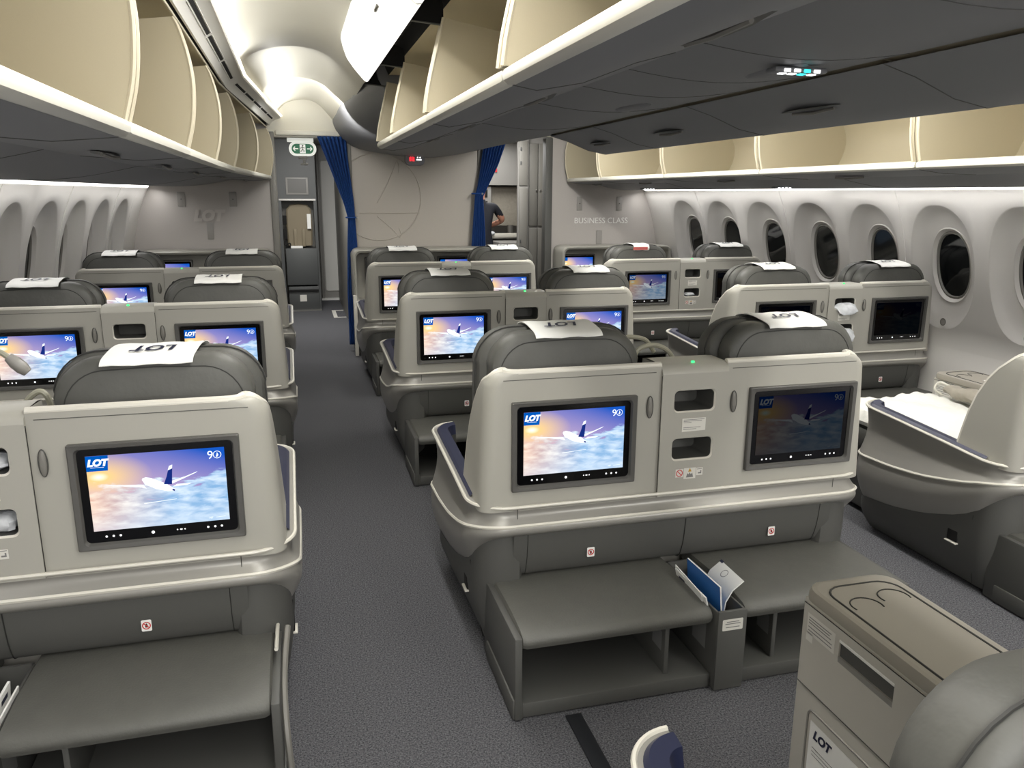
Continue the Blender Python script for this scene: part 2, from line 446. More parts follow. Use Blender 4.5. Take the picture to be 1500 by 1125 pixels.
# front bulkheads ---------------------------------------------------
def bulk_l(b):
    b.b2(-1.95, -0.20, YB, YB + 0.06, 0, 2.75, 0)
    b.b2(-0.20, -0.135, YB - 0.03, YB + 0.09, 0, 2.18, 1, 0.008)
    for x, z in ((-1.032, 1.535), (-0.558, 1.535)): b.b2(x - 0.035, x + 0.035, YB - 0.008, YB, z - 0.07, z + 0.07, 2, 0.003); b.box((x, YB - 0.01, z), (0.008, 0.01, 0.008), 3)
    b.b2(-0.82, -0.76, YB - 0.008, YB, 1.15, 1.31, 2, 0.003)
    b.text('LOT', (-0.80, YB - 0.012, 1.375), (1, 0, 0), (0, 0, 1), 0.14, 4, shear=0.25, offset=0.009)
struct('wall_front_left', bulk_l, ['bulkside', 'grey', 'silver', 'ink', 'emboss2'])
def bulk_r(b):
    b.b2(2.72, 4.6, YB, YB + 0.06, 0, 2.75, 0)
    b.b2(2.64, 2.72, YB - 0.03, YB + 0.09, 0, 2.18, 1, 0.008)
    for x, z in ((3.043, 1.50), (3.509, 1.50)): b.b2(x - 0.032, x + 0.032, YB - 0.008, YB, z - 0.075, z + 0.075, 2, 0.003); b.box((x, YB - 0.01, z), (0.01, 0.01, 0.01), 3)
    b.b2(3.25, 3.315, YB - 0.008, YB, 1.05, 1.21, 2, 0.003)
    b.text('BUSINESS CLASS', (3.30, YB - 0.006, 1.315), (1, 0, 0), (0, 0, 1), 0.088, 4)
struct('wall_front_right', bulk_r, ['bulkside', 'dark', 'silver', 'ink', 'white'])
def bulk_c(b):
    b.b2(0.585, 1.93, YB, YB + 0.06, 0, 2.75, 0)
    b.b2(0.555, 0.60, YB - 0.02, YB + 0.08, 0, 2.3, 1, 0.008); b.b2(1.90, 1.955, YB - 0.02, YB + 0.08, 0, 2.3, 1, 0.008)
    # embossed round crane emblem
    cx, cz, r = 0.86, 1.56, 0.435
    pts = [(cx + r * math.cos(t), YB - 0.002, cz + r * math.sin(t)) for t in [math.radians(-128 + 256 * k / 50) for k in range(51)]]
    b.tube(pts, 0.007, 2, 6)
    for a in ([(1.06, 1.93), (0.84, 1.50)], [(0.66, 1.40), (1.28, 1.402)], [(0.84, 1.37), (1.07, 1.15)], [(1.06, 1.93), (1.07, 1.80)], [(1.07, 1.15), (1.06, 1.25)]):
        b.tube([(x, YB - 0.002, z) for x, z in smooth([a[0], ((a[0][0] + a[1][0]) / 2 + 0.012, (a[0][1] + a[1][1]) / 2), a[1]], 5)], 0.006, 2, 6)
struct('wall_front_centre', bulk_c, ['bulk', 'grey', 'emboss'])

# entry and galley beyond the bulkheads: their shell
def beyond(b):
    b.b2(-0.75, -0.69, YB + 0.1, 13, 0, 2.4, 0)          # entry left side
    b.b2(0.62, 1.90, YB + 0.1, 12.8, 0, 2.4, 1)          # lavatory block
    b.b2(-2.2, 4.9, 12.85, 12.95, 0, 2.6, 0)
    b.b2(4.3, 4.4, YB + 0.1, 12.9, 0, 2.4, 0)
struct('wall_forward', beyond, ['galley', 'grey'])
struct('ceiling_forward', lambda b: (b.b2(-0.75, 4.4, YB + 0.07, 13, 2.30, 2.36, 0)), ['wall'])
def lintel(b):
    b.b2(-0.2, 0.62, YB - 0.02, YB + 0.08, 2.13, 2.75, 0, 0.01); b.b2(1.9, 2.72, YB - 0.02, YB + 0.08, 2.19, 2.75, 0, 0.01)
    b.b2(-0.12, 0.50, YB - 0.07, YB - 0.02, 2.145, 2.19, 1, 0.008)
struct('trim_1', lintel, ['ceil', 'lip'])

# ceiling -----------------------------------------------------------
ARCH = [(-0.275, 2.335), (-0.25, 2.385), (-0.17, 2.45), (-0.06, 2.49), (0.05, 2.505), (0.16, 2.495), (0.26, 2.455), (0.35, 2.38), (0.47, 2.26)]
def ceil_f(b):
    for sgn in (1, -1):
        def X(x): return x if sgn > 0 else 2 * CX - x
        prof = smooth([(x, z, 0) for x, z in ARCH], 4)
        ys = []; y = YA
        steps = [(YA, 0), (2.9, 0), (2.92, -0.02), (3.7, -0.025), (4.2, 0.03), (4.7, 0.04), (4.9, -0.02), (5.05, -0.03), (5.4, -0.03), (5.6, 0.02), (5.9, 0.03), (6.2, -0.02), (6.3, -0.03), (6.8, -0.03), (6.95, 0.01), (7.5, 0.0), (7.6, -0.03), (7.8, -0.03), (YB, -0.02)]
        rows = []
        for y, dz in steps:
            n = len(prof); row = []
            for i, p in enumerate(prof):
                e = math.sin(PI * i / (n - 1)) ** 0.7
                w = 1 - i / (n - 1)
                row.append((X(p[0] + dx_rail(y) * w), y, p[1] + dz * e))
            rows.append(row)
        b.grid(rows, 0)
    # top closure over the side and centre bins
    b.b2(-2.0, 4.7, YA, YB, 2.72, 2.76, 0)
struct('ceiling', ceil_f, ['ceil'], angle=20)

def rail(sgn):
    def X(x, y=0): return (x + dx_rail(y)) if sgn > 0 else 2 * CX - x - dx_rail(y)
    ys = [YA, 5.6, YB - 0.02]
    def f(b):
        sec = [(-0.385, 2.30), (-0.368, 2.240), (-0.358, 2.238), (-0.345, 2.262), (-0.325, 2.278), (-0.305, 2.289), (-0.268, 2.304), (-0.255, 2.304), (-0.25, 2.315), (-0.275, 2.325), (-0.28, 2.37)]
        b.grid([[(X(x, y), y, z) for x, z in sec] for y in ys], 0)
        # black slots
        for (ya, yb, n) in ((YA + 0.1, 5.5, 9), (5.7, YB - 0.2, 5)):
            L = (yb - ya) / n
            for k in range(n):
                a, c = ya + k * L + 0.025, ya + (k + 1) * L - 0.025
                b.face([(X(-0.3235, a), a, 2.2772), (X(-0.3085, a), a, 2.2855), (X(-0.3085, c), c, 2.2855), (X(-0.3235, c), c, 2.2772)], 1)
                b.tube([(X(-0.304, a), a, 2.288), (X(-0.304, c), c, 2.288)], 0.0025, 0, 5); b.tube([(X(-0.3275, a), a, 2.2745), (X(-0.3275, c), c, 2.2745)], 0.003, 0, 5)
        b.grid([[(X(x, y), y, z) for x, z in ((-0.252, 2.318), (-0.235, 2.326))] for y in ys], 2)
    return f
for sgn, lb in ((1, 'long white ceiling rail with black vent slots above the left bins'), (-1, 'white ceiling rail above the right window bins')):
    o = part('vent_rail', None, rail(sgn), ['rail', 'void', 'e_cove']); tag(o, lb, 'ceiling rail')

def light_panel(sgn):
    def X(x): return x if sgn > 0 else 2 * CX - x
    def f(b):
        sec = smooth([(0.30, 2.42, 0), (0.315, 2.36, 0), (0.34, 2.318, 0), (0.385, 2.265, 0), (0.43, 2.218, 0), (0.455, 2.216, 0)], 3)
        rows = []
        for y, k in ((YA, 1), (0.6, 1), (2.2, 1), (4.6, 1), (4.72, 0.97), (4.80, 0.86), (4.84, 0.65), (4.85, 0.1)):
            rows.append([(X(0.45 + (p[0] - 0.45) * k), y, 2.216 + (p[1] - 2.216) * k) for p in sec])
        b.grid(rows, 0)
        for y in (0.6, 2.85): b.tube([(X(p[0] - 0.002), y, p[1] - 0.001) for p in sec], 0.003, 1, 5)
        b.box((X(0.357), 3.35, 2.296), (0.012, 0.10, 0.012), 2, 0.004)
    return f
for sgn, lb in ((1, 'glowing white light panel along the ceiling edge of the left aisle'), (-1, 'glowing white light panel over the right aisle')):
    tag(part('ceiling_light_panel', None, light_panel(sgn), ['e_panel', 'lip', 'grey']), lb, 'ceiling light')

# overhead bins ------------------------------------------------------
def bin_thing(label, group, X, y0, y1, lipx, lipz, rim, depth, top, under, hatch, floor=None):
    """X maps the bin's own across-coordinate (grows away from the aisle) and y to the cabin x"""
    t = thing('overhead_bin', label, 'overhead bin', (X(0, (y0 + y1) / 2), (y0 + y1) / 2, lipz), 0, group)
    ox, oy, oz = t.location
    g = 0.004
    a, c = y0 + g, y1 - g
    def T(w, y, z): return (X(w, y) - ox, y - oy, z - oz)
    rimp = [Vector((w, z, 0)) for w, z in rim]; rs = smooth(rimp, 5)
    fq = 0.085 if floor else 0.0
    back = [(depth * 0.55, top + 0.0), (depth * 0.8, top - 0.05), (depth * 0.95, (top + lipz) / 2 + 0.05), (depth * 0.97, (top + lipz) / 2 - 0.05), (depth * 0.9, lipz + 0.05 + fq), (depth * 0.8, lipz + 0.012 + fq)]
    bs = [(p.x, p.y) for p in smooth([Vector((w, z, 0)) for w, z in back], 4)]
    def bucket(b):
        # inner back and floor
        prof = bs + (list(reversed(floor)) if floor else []) + [(0.05, lipz + 0.012)]
        b.grid([[T(w, y, z) for w, z in prof] for y in (a, c)], 0)
        for y, s_ in ((a, 1), (c, -1)):
            loop = [(p.x, p.y) for p in rs] + [(depth * 0.4, top)] + bs + (list(reversed(floor)) if floor else [])
            b.loft([[T(w, y, z) for w, z in loop], [T(w, y + s_ * 0.022, z) for w, z in loop]], 0)
            b.tube([T(p.x - 0.002, y + s_ * 0.020, p.y) for p in rs], 0.006, 1, 6)
    part('bucket', None, bucket, ['bin', 'binrim'], t)
    def lip(b):
        sec = [(0.03, lipz + 0.018), (0.008, lipz + 0.020), (-0.006, lipz + 0.014), (-0.011, lipz + 0.002), (-0.008, lipz - 0.012), (0.004, lipz - 0.021), (0.04, lipz - 0.020)]
        b.loft([[T(w * k, y, lipz + (z - lipz) * k) for w, z in sec] for y, k in ((a, 0.75), (a + 0.008, 1), (c - 0.008, 1), (c, 0.75))], 0)
    part('lip', None, lip, ['lip'], t)
    def und(b):
        rows = [[T(w, y, z) for w, z in under] for y in (y0 + 0.002, y1 - 0.002)]
        b.grid(rows, 0)
        # seam groove at the end of this bin
        b.tube([T(w, y1 - 0.002, z) for w, z in under], 0.002, 1, 5)
    part('underside', None, und, ['under', 'dark'], t)
    if hatch:
        hw, hz = hatch
        def h(b):
            ym = (y0 + y1) / 2
            pts = [T(hw + dx, ym + dy, hz) for dx, dy in ((-0.02, -0.16), (0.0, -0.17), (0.025, -0.05), (0.03, 0.05), (0.0, 0.17), (-0.02, 0.16), (-0.03, 0.0))]
            b.face(pts, 0); b.tube([T(hw - 0.018, ym - 0.12, hz - 0.006), T(hw - 0.022, ym, hz - 0.012), T(hw - 0.018, ym + 0.12, hz - 0.006)], 0.006, 1, 6)
        part('latch', None, h, ['dark', 'grey'], t)
    return t
ORD = ['nearest', 'second', 'third', 'fourth', 'fifth', 'last', 'seventh']
# left side
LB = [0.95, 2.1, 3.25, 4.4, 5.5, 6.8, 8.36]
rimL = [(0.0, 1.758), (-0.026, 1.86), (-0.036, 1.98), (-0.026, 2.08), (-0.004, 2.165), (0.012, 2.20)]
UL = [(0.02, 1.724), (0.16, 1.712), (0.36, 1.725)]
names = ['nearest open beige bin over the left seats, cut by the photo edge', 'second open beige bin over the left seats, beside the start of the vent slots', 'third open beige bin from the near end of the left row',
         'fourth open beige bin of the left row', 'fifth open beige bin of the left row, last but one', 'last open beige bin of the left row, against the front bulkhead']
for i in range(6):
    bin_thing(names[i], 'left side overhead bins', lambda w, y: -0.36 + dx_left(y) - w, LB[i], LB[i + 1], -0.36, 1.745, rimL, 0.62, 2.17, UL, (0.17, 1.7095))
bin_thing('aftmost open beige bin over the left seats, above the camera side', 'left side overhead bins', lambda w, y: -0.36 - w, -0.3, 0.95, -0.36, 1.745, rimL, 0.62, 2.17, UL, None)
# right side
RB = [0.6, 2.0, 3.35, 4.72, 6.1, 7.45, 8.38]
names = ['open cream bin at the right photo edge over the window seats', 'second open cream bin from the right edge of the photo', 'third open cream bin from the right edge of the photo',
         'fourth open cream bin of the right window row, mid-way to the bulkhead', 'fifth open cream bin of the right window row, left of the narrow post', 'small leftmost open cream bin over the words on the right bulkhead']
def XR(w, y): return 2.93 - (0 if y < 5.6 else (y - 5.6) * 0.02) + w
UR = [(0.02, 1.724), (0.16, 1.708), (0.36, 1.705)]
for i in range(6):
    bin_thing(names[i], 'right side overhead bins', XR, RB[i], RB[i + 1], 2.93, 1.745, rimL, 0.62, 2.17, UR, (0.17, 1.705))
# centre, both faces
CB = [-0.2, 0.85, 2.0, 3.17, 4.25, 5.0]
rimC = [(-0.01, 1.90), (0.0, 1.97), (0.02, 2.06), (0.045, 2.16), (0.062, 2.235)]
UC = [(0.02, 1.860), (0.08, 1.850), (0.2, 1.872), (0.34, 1.925), (0.45, 1.955)]
names = [None, 'nearest open centre bin facing the left aisle, at the top photo edge', 'second open centre bin facing the left aisle, with broad beige end wall', 'third open centre bin facing the left aisle', 'small farthest open centre bin facing the left aisle']
names2 = [None, 'underside of the nearest right-hand centre bin, at the top right corner', 'right-hand centre bin hanging over the middle of the cabin, with a dark latch', 'right-hand centre bin second from the far end, over the seats', 'farthest right-hand centre bin with the rounded hanging end']
for i in range(5):
    bin_thing(names[i] or 'aftmost centre bin facing the left aisle, beside the camera', 'centre overhead bins', lambda w, y: 0.52 + w, CB[i], CB[i + 1], 0.52, 1.88, rimC, 0.66, 2.20, UC, (0.27, 1.8955), [(0.2, 1.90), (0.34, 1.945), (0.45, 1.968)])
    bin_thing(names2[i] or 'aftmost right-hand centre bin beside the camera', 'right-hand centre overhead bins', lambda w, y: 2.05 - w, CB[i], CB[i + 1], 2.05, 1.88, rimC, 0.66, 2.20, UC, (0.27, 1.8955), [(0.2, 1.90), (0.34, 1.945), (0.45, 1.968)])

def housing(b):
    # fixed housings the buckets hang in
    for X, ye in ((lambda w, y: -0.36 + dx_left(y) - w, 8.43), (XR, 8.43)):
        ys = (YA, 5.2, ye)
        b.grid([[(X(w, y), y, z) for w, z in ((0.02, 2.235), (0.09, 2.25), (0.5, 2.26), (0.72, 2.24), (0.80, 2.0), (0.80, 1.74))] for y in ys], 0)
        b.grid([[(X(w, y), y, z) for w, z in ((0.02, 2.235), (0.0, 2.31), (0.02, 2.36))] for y in ys], 1)
        b.tube([(X(0.016, y), y, 2.222) for y in ys], 0.006, 2, 6)
    for X in (lambda w: 0.52 + w, lambda w: 2.05 - w):
        b.grid([[(X(w), y, z) for w, z in ((0.07, 2.275), (0.2, 2.28), (0.66, 2.27), (0.755, 2.1), (0.76, 1.96))] for y in (YA, 5.0)], 0)
        b.grid([[(X(w), y, z) for w, z in ((0.07, 2.275), (0.04, 2.34), (-0.02, 2.345), (-0.072, 2.22))] for y in (YA, 5.0)], 1)
        for y in CB[1:]:
            b.face([(X(-0.07), y, 2.222), (X(-0.02), y, 2.33), (X(0.065), y, 2.30), (X(0.065), y, 2.21), (X(0.04), y, 2.215)], 1)
            b.tube([(X(-0.07), y - 0.01, 2.222), (X(0.055), y - 0.01, 2.212)], 0.004, 3, 5)
struct('trim_2', housing, ['bin', 'void', 'binrim', 'dark'])

def psu(b):
    # passenger service panels: between the side bins and the wall, and under the centre bins
    for side, X in ((-1, lambda w, y: -0.72 + dx_left(y) - w), (1, lambda w, y: XR(0.36, y) + w)):
        for ys in ([YA + k * 0.8 for k in range(13)][:13],):
            ys = [y for y in ys if y < 8.3] + [8.43]
            rows = []
            for y in ys:
                xa = X(0, y); xb = wall_x(side, y, 1.655) - side * 0.03
                row = []
                for k in range(9):
                    t = k / 8
                    row.append((xa + (xb - xa) * t, y, (1.725 if side < 0 else 1.705) * (1 - t) + 1.658 * t - 0.03 * math.sin(PI * t)))
                rows.append(row)
            b.grid(rows, 0)
            for y in (1.4, 3.2, 4.8, 6.4):
                i = min(range(len(ys) - 1), key=lambda i: abs(ys[i] - y))
                b.tube([Vector(p) + Vector((0, 0, 0.0003)) for p in rows[i]], 0.002, 1, 5)
    xa, xb = 0.97, 1.60
    ys = [YA, 1.0, 2.2, 3.4, 4.2, 5.0]
    row = lambda y: [(xa + (xb - xa) * k / 8, y, 1.955 + 0.012 - 0.03 * math.sin(PI * k / 8)) for k in range(9)]
    b.grid([row(y) for y in ys], 0)
    for y in (1.3, 1.9, 2.35, 2.75, 3.3, 4.3): b.tube([Vector(p) + Vector((0, 0, 0.0003)) for p in row(y)], 0.002, 1, 5)
    for y in (2.1, 3.1): b.ball((1.33, y, 1.937), (0.05, 0.14, 0.012), 0)
struct('trim_3', psu, ['under', 'dark'])

def fairing(b):
    # smooth grey fairing that joins the centre bins to the bulkhead
    rows = []
    for y, s_ in ((4.99, 0), (5.4, 0.35), (6.0, 0.7), (7.0, 1.0), (YB, 1.0)):
        L = 0.53 + (0.44 - 0.53) * s_; R = 2.04 + (2.10 - 2.04) * s_
        sec = [(L - 0.02, 2.44), (L - 0.01, 2.34), (L, 2.25), (L + 0.08, 2.12 + 0.03 * (1 - s_)), (L + 0.25, 2.03 - 0.04 * (1 - s_)), (1.05, 1.975), (1.29, 1.955), (1.55, 1.975), (R - 0.25, 2.03 - 0.04 * (1 - s_)), (R - 0.08, 2.12), (R, 2.25), (R + 0.01, 2.34), (R + 0.02, 2.44)]
        rows.append([(p.x, y, p.y) for p in smooth([(x, z, 0) for x, z in sec], 3)])
    b.grid(rows, 0)
    b.face(rows[0], 0)
struct('trim_4', fairing, ['under'])
def bin_end(b, X):
    sec = [(0.02, 1.860), (-0.01, 1.88), (0.0, 1.97), (0.03, 2.10), (0.07, 2.24), (0.4, 2.25), (0.45, 1.955), (0.34, 1.925), (0.2, 1.872), (0.08, 1.850)]
    c = (0.25, 2.03)
    rows = [[(X(c[0] + (w - c[0]) * k), 5.0 + d, c[1] + (z - c[1]) * k) for w, z in sec] for k, d in ((1, 0), (0.97, 0.03), (0.88, 0.055), (0.6, 0.07))]
    b.grid(rows, 0, True); b.face(rows[-1], 0)
struct('trim_5', lambda b: (bin_end(b, lambda w: 0.52 + w), bin_end(b, lambda w: 2.05 - w)), ['under'])

def strip(side):
    def f(b):
        ys = [YA, 2, 4, 5.4, 7, 8.4]
        b.grid([[(wall_x(side, y, z) - side * d, y, z) for z, d in ((1.668, 0.012), (1.640, 0.008))] for y in ys], 0)
        b.grid([[(wall_x(side, y, z) - side * d, y, z) for z, d in ((1.672, 0.05), (1.672, 0.0))] for y in ys], 1)
    return f
for side, lb in ((1, 'bright light strip along the top of the right window wall'), (-1, 'bright light strip along the top of the left window wall')):
    o = part('sidewall_light_strip', None, strip(side), ['e_strip', 'lip']); tag(o, lb, 'strip light')
for sd, pw in ((1, 17), (-1, 14)):
    for y0, y1 in ((-0.9, 5.35), (5.4, 8.38)):
        ym = (y0 + y1) / 2; x = wall_x(sd, ym, 1.64) - sd * 0.10
        o = area('sidewall_wash_lamp', (x, ym, 1.632), (x + sd * 0.17, ym, 0.7), 0.05, y1 - y0, pw * (y1 - y0) / 9.2, (1, 0.985, 0.97))
        if y0 > 5: o.matrix_world = o.matrix_world @ Matrix.Rotation(math.atan(0.066 if sd > 0 else -0.036), 4, 'Z')

# small lit signs under the bins
def led_sign(name, label, loc, kind):
    def f(b):
        b.box((0, 0, 0), (0.16, 0.05, 0.014), 0, 0.006)
        for i in range(4):
            b.box((-0.045 + i * 0.03, -0.026, -0.003), (0.018, 0.004, 0.008), (2 if (kind == 'c' and i == 2) else 1))
            b.box((-0.045 + i * 0.03, 0.0, -0.008), (0.018, 0.018, 0.003), (2 if (kind == 'c' and i == 2) else 1))
    tag(part(name, None, f, ['under', 'e_white', 'e_cyan'], None, loc), label, 'sign', None)
led_sign('seat_belt_sign', 'small lit no-smoking and seat belt sign under the near centre bins', (1.33, 2.0, 1.925), 'c')
led_sign('seat_belt_sign', 'lit sign under the right window bins nearest the right photo edge', (3.55, 3.15, 1.655), 'c')
led_sign('seat_belt_sign', 'lit sign under the right window bins, above the fourth window', (3.52, 5.35, 1.655), 'w')
led_sign('seat_belt_sign', 'farthest lit sign under the right window bins, beside the bulkhead lettering', (3.42, 7.5, 1.655), 'w')
led_sign('seat_belt_sign', 'lit sign under the left window bins near the left photo edge', (-1.02, 2.95, 1.66), 'w')

def lav(b):
    b.loft([[(x, -0.02, z) for x, z in rrect(-0.095, 0.095, -0.055, 0.055, 0.04)], [(x, 0.02, z) for x, z in rrect(-0.10, 0.10, -0.06, 0.06, 0.045)]], 0)
    for i, (x, m) in enumerate(((-0.042, 1), (-0.022, 1), (0.025, 2), (0.05, 2))):
        b.disc((x, -0.022, 0.016), (1, 0, 0), (0, 0, 1), 0.006, 0.007, m, 10); b.box((x, -0.022, -0.005), (0.01 if m == 1 else 0.026, 0.003, 0.026 if m == 1 else 0.010), m)
    b.box((-0.054, -0.022, 0.0), (0.004, 0.003, 0.04), 1); b.box((-0.01, -0.022, 0.0), (0.004, 0.003, 0.04), 1)
    b.box((0, 0.0, 0.085), (0.06, 0.03, 0.07), 0)
tag(part('lavatory_sign', None, lav, ['under', 'e_red', 'e_white'], None, (1.205, 8.2, 1.93)), 'lavatory sign lit red and white, hanging before the centre bulkhead', 'sign')

def exitsign(t):
    def a(b):
        b.loft([[(x, -0.02, z) for x, z in rrect(-0.135, 0.135, -0.07, 0.07, 0.068, 8)], [(x, 0.02, z) for x, z in rrect(-0.135, 0.135, -0.07, 0.07, 0.068, 8)]], 0)
        b.box((-0.02, 0.0, 0.10), (0.26, 0.03, 0.07), 0, 0.005)
    part('housing', None, a, ['exitwhite'], t)
    def g(b):
        b.face([(x, -0.0215, z) for x, z in rrect(-0.108, 0.108, -0.048, 0.048, 0.047, 8)], 0)
        b.face([(x, -0.0225, z) for x, z in ((-0.028, -0.043), (0.028, -0.043), (0.028, 0.043), (-0.028, 0.043))], 1)
        for s_ in (1, -1):
            b.box((s_ * 0.066, -0.0225, 0), (0.046, 0.002, 0.009), 1)
            for q in (1, -1): b.tube([(s_ * 0.092, -0.0225, 0), (s_ * 0.074, -0.0225, q * 0.02)], 0.005, 1, 5)
        # running figure
        b.disc((0.002, -0.024, 0.030), (1, 0, 0), (0, 0, 1), 0.007, 0.007, 2, 12)
        for p in ([(0.0, 0.022), (-0.004, -0.004)], [(-0.002, 0.018), (0.014, 0.006), (0.02, 0.012)], [(-0.002, 0.018), (-0.016, 0.012), (-0.018, 0.0)], [(-0.004, -0.004), (0.012, -0.016), (0.010, -0.034)], [(-0.004, -0.004), (-0.010, -0.02), (-0.022, -0.026)]):
            b.tube([(x, -0.024, z) for x, z in p], 0.0035, 2, 5)
    part('sign_face', None, g, ['green', 'exitwhite', 'ink'], t)
    def c(b):
        b.box((0.0, 0, -0.085), (0.09, 0.03, 0.03), 0, 0.004); b.box((0.012, 0, -0.115), (0.03, 0.025, 0.04), 0, 0.004); b.box((0.01, 0, -0.15), (0.07, 0.03, 0.02), 0, 0.004)
    part('bracket', None, c, ['grey'], t)
exitsign(thing('exit_sign', 'oval green exit sign with running figure and two arrows', 'exit sign', (0.134, 8.68, 2.034)))

# ------------------------------------------------------------------ seat shells
def v_front(z): return interp([(0.55, 0.285), (0.62, 0.275), (0.75, 0.25), (0.85, 0.215), (0.92, 0.17), (0.963, 0.125), (1.0, 0.08), (1.027, 0.03), (1.04, 0.0)], z)
ZT = 1.035
def plan(hw, r, vend, fr=0.09, u0=0.0, n_side=10):
    """half plan path of the lower body: rear middle -> corner -> side -> front corner; returns (u, v, nu, nv, t)"""
    out = []
    for k in range(4): out.append((u0 + (hw - r - u0) * k / 4, 0.0, 0, -1))
    for k in range(10):
        a = math.radians(-90 + 90 * k / 9); out.append((hw - r + r * math.cos(a), r + r * math.sin(a), math.cos(a), math.sin(a)))
    for k in range(1, n_side + 1): out.append((hw, r + (vend - fr - r) * k / n_side, 1, 0))
    for k in range(1, 13):
        a = math.radians(90 * k / 12); out.append((hw - fr + fr * math.cos(a), vend - fr + fr * math.sin(a), math.cos(a), math.sin(a)))
    return out
Z1 = [(-0.1, 0.576), (0.12, 0.578), (0.3, 0.592), (0.6, 0.612), (0.9, 0.63)]
Z2 = [(-0.1, 0.520), (0.0, 0.518), (0.08, 0.500), (0.2, 0.462), (0.4, 0.418), (0.6, 0.395), (0.9, 0.385)]
Z3 = [(-0.1, 0.474), (0.0, 0.466), (0.04, 0.43), (0.12, 0.35), (0.22, 0.29), (0.4, 0.225), (0.6, 0.18), (0.9, 0.15)]

def monitor_parts(parent, u, state, first_lit=True):
    """bezel > glass > picture"""
    W, H = 0.22, 0.154; zc = 0.786
    def bez(b):
        o = rrect(u - W, u + W, zc - H, zc + H, 0.005); o2 = rrect(u - W + 0.003, u + W - 0.003, zc - H + 0.003, zc + H - 0.003, 0.005)
        i1 = rrect(u - W + 0.016, u + W - 0.016, zc - H + 0.014, zc + H - 0.014, 0.014); i2 = rrect(u - W + 0.021, u + W - 0.021, zc - H + 0.019, zc + H - 0.019, 0.014)
        b.grid([[(x, 0.005, z) for x, z in o], [(x, -0.013, z) for x, z in o], [(x, -0.016, z) for x, z in o2], [(x, -0.014, z) for x, z in i1], [(x, -0.002, z) for x, z in i2]], 0, True)
    fr = part('monitor', ('bez', u), bez, ['bezel'], parent)
    def gl(b):
        b.face([(x, -0.003, z) for x, z in rrect(u - W + 0.020, u + W - 0.020, zc - H + 0.018, zc + H - 0.018, 0.014)], 0)
        zz = zc - H + 0.035
        for dx in (-0.148, -0.130, -0.112, 0.118, 0.137, 0.155): b.disc((u + dx, -0.0036, zz), (1, 0, 0), (0, 0, 1), 0.0032, 0.0032, 1, 8)
        b.disc((u - 0.028, -0.0036, zz), (1, 0, 0), (0, 0, 1), 0.0045, 0.0045, 1, 8)
        for dx in (0.036, 0.046, 0.056): b.disc((u + dx, -0.0036, zz + 0.001), (1, 0, 0), (0, 0, 1), 0.004 if dx == 0.046 else 0.002, 0.002, 1, 8)
    part('glass', ('gl', u), gl, ['black', 'e_button'], fr)
    def pic(b):
        x0, x1, z0, z1 = u - 0.178, u + 0.178, zc - 0.101, zc + 0.117
        w, h = x1 - x0, z1 - z0
        Q = lambda a, c, d=0: (x0 + a * w, -0.0042 - d, z0 + c * h)
        b.face([Q(0, 0), Q(1, 0), Q(1, 1), Q(0, 1)], 0, uv=[(0, 0), (1, 0), (1, 1), (0, 1)])
        # aircraft
        b.face([Q(.12, .605, .0004), Q(.385, .575, .0004), Q(.41, .52, .0004), Q(.36, .545, .0004), Q(.2, .585, .0004)], 1)
        b.face([Q(.79, .70, .0004), Q(.775, .68, .0004), Q(.60, .56, .0004), Q(.53, .555, .0004), Q(.60, .60, .0004), Q(.70, .645, .0004)], 1)
        b.face([Q(.38, .64, .0006), Q(.385, .66, .0006), Q(.41, .672, .0006), Q(.45, .655, .0006), Q(.55, .57, .0006), Q(.62, .475, .0006), Q(.61, .455, .0006), Q(.56, .46, .0006), Q(.48, .50, .0006), Q(.40, .575, .0006)], 1)
        b.face([Q(.535, .56, .0008), Q(.56, .66, .0008), Q(.585, .80, .0008), Q(.61, .815, .0008), Q(.603, .70, .0008), Q(.595, .55, .0008)], 2)
        b.face([Q(.572, .74, .0009), Q(.585, .80, .0009), Q(.61, .815, .0009), Q(.606, .765, .0009)], 1)
        b.face([Q(.60, .52, .0008), Q(.70, .525, .0008), Q(.74, .545, .0008), Q(.63, .55, .0008)], 1)
        b.face([Q(.59, .47, .0009), Q(.60, .49, .0009), Q(.615, .475, .0009), Q(.61, .455, .0009)], 2)
        b.face([Q(.38, .315, .0004), Q(.62, .345, .0004), Q(.62, .35, .0004), Q(.38, .325, .0004)], 1)
        b.text('LOT', Q(.078, .905, .001), (1, 0, 0), (0, 0, 1), 0.026, 1, shear=0.25, offset=0.0016)
        b.face([Q(0, .80, .0007), Q(.15, .80, .0007), Q(.16, 1, .0007), Q(0, 1, .0007)], 3)
        b.face([Q(.03, .845, .001), Q(.125, .845, .001), Q(.125, .85, .001), Q(.03, .85, .001)], 1)
        b.text('9', Q(.893, .90, .001), (1, 0, 0), (0, 0, 1), 0.034, 1)
        b.ring(Q(.945, .905, .001), (1, 0, 0), (0, 0, 1), 0.0095, 0.0112, 1, 20)
        b.face([Q(.945, .94, .001), Q(.955, .90, .001), Q(.942, .87, .001), Q(.935, .885, .001), Q(.94, .90, .001)], 1)
        b.text('787', Q(.86, .045, .001), (1, 0, 0), (0, 0, 1), 0.008, 1)
        b.face([Q(.90, .045, .001), Q(.97, .05, .001), Q(.97, .055, .001), Q(.90, .05, .001)], 1)
    part('screen_picture', ('pic', u, state), pic, ['pic_' + state, 'pw_' + state, 'pn_' + state, 'pb_' + state], fr)

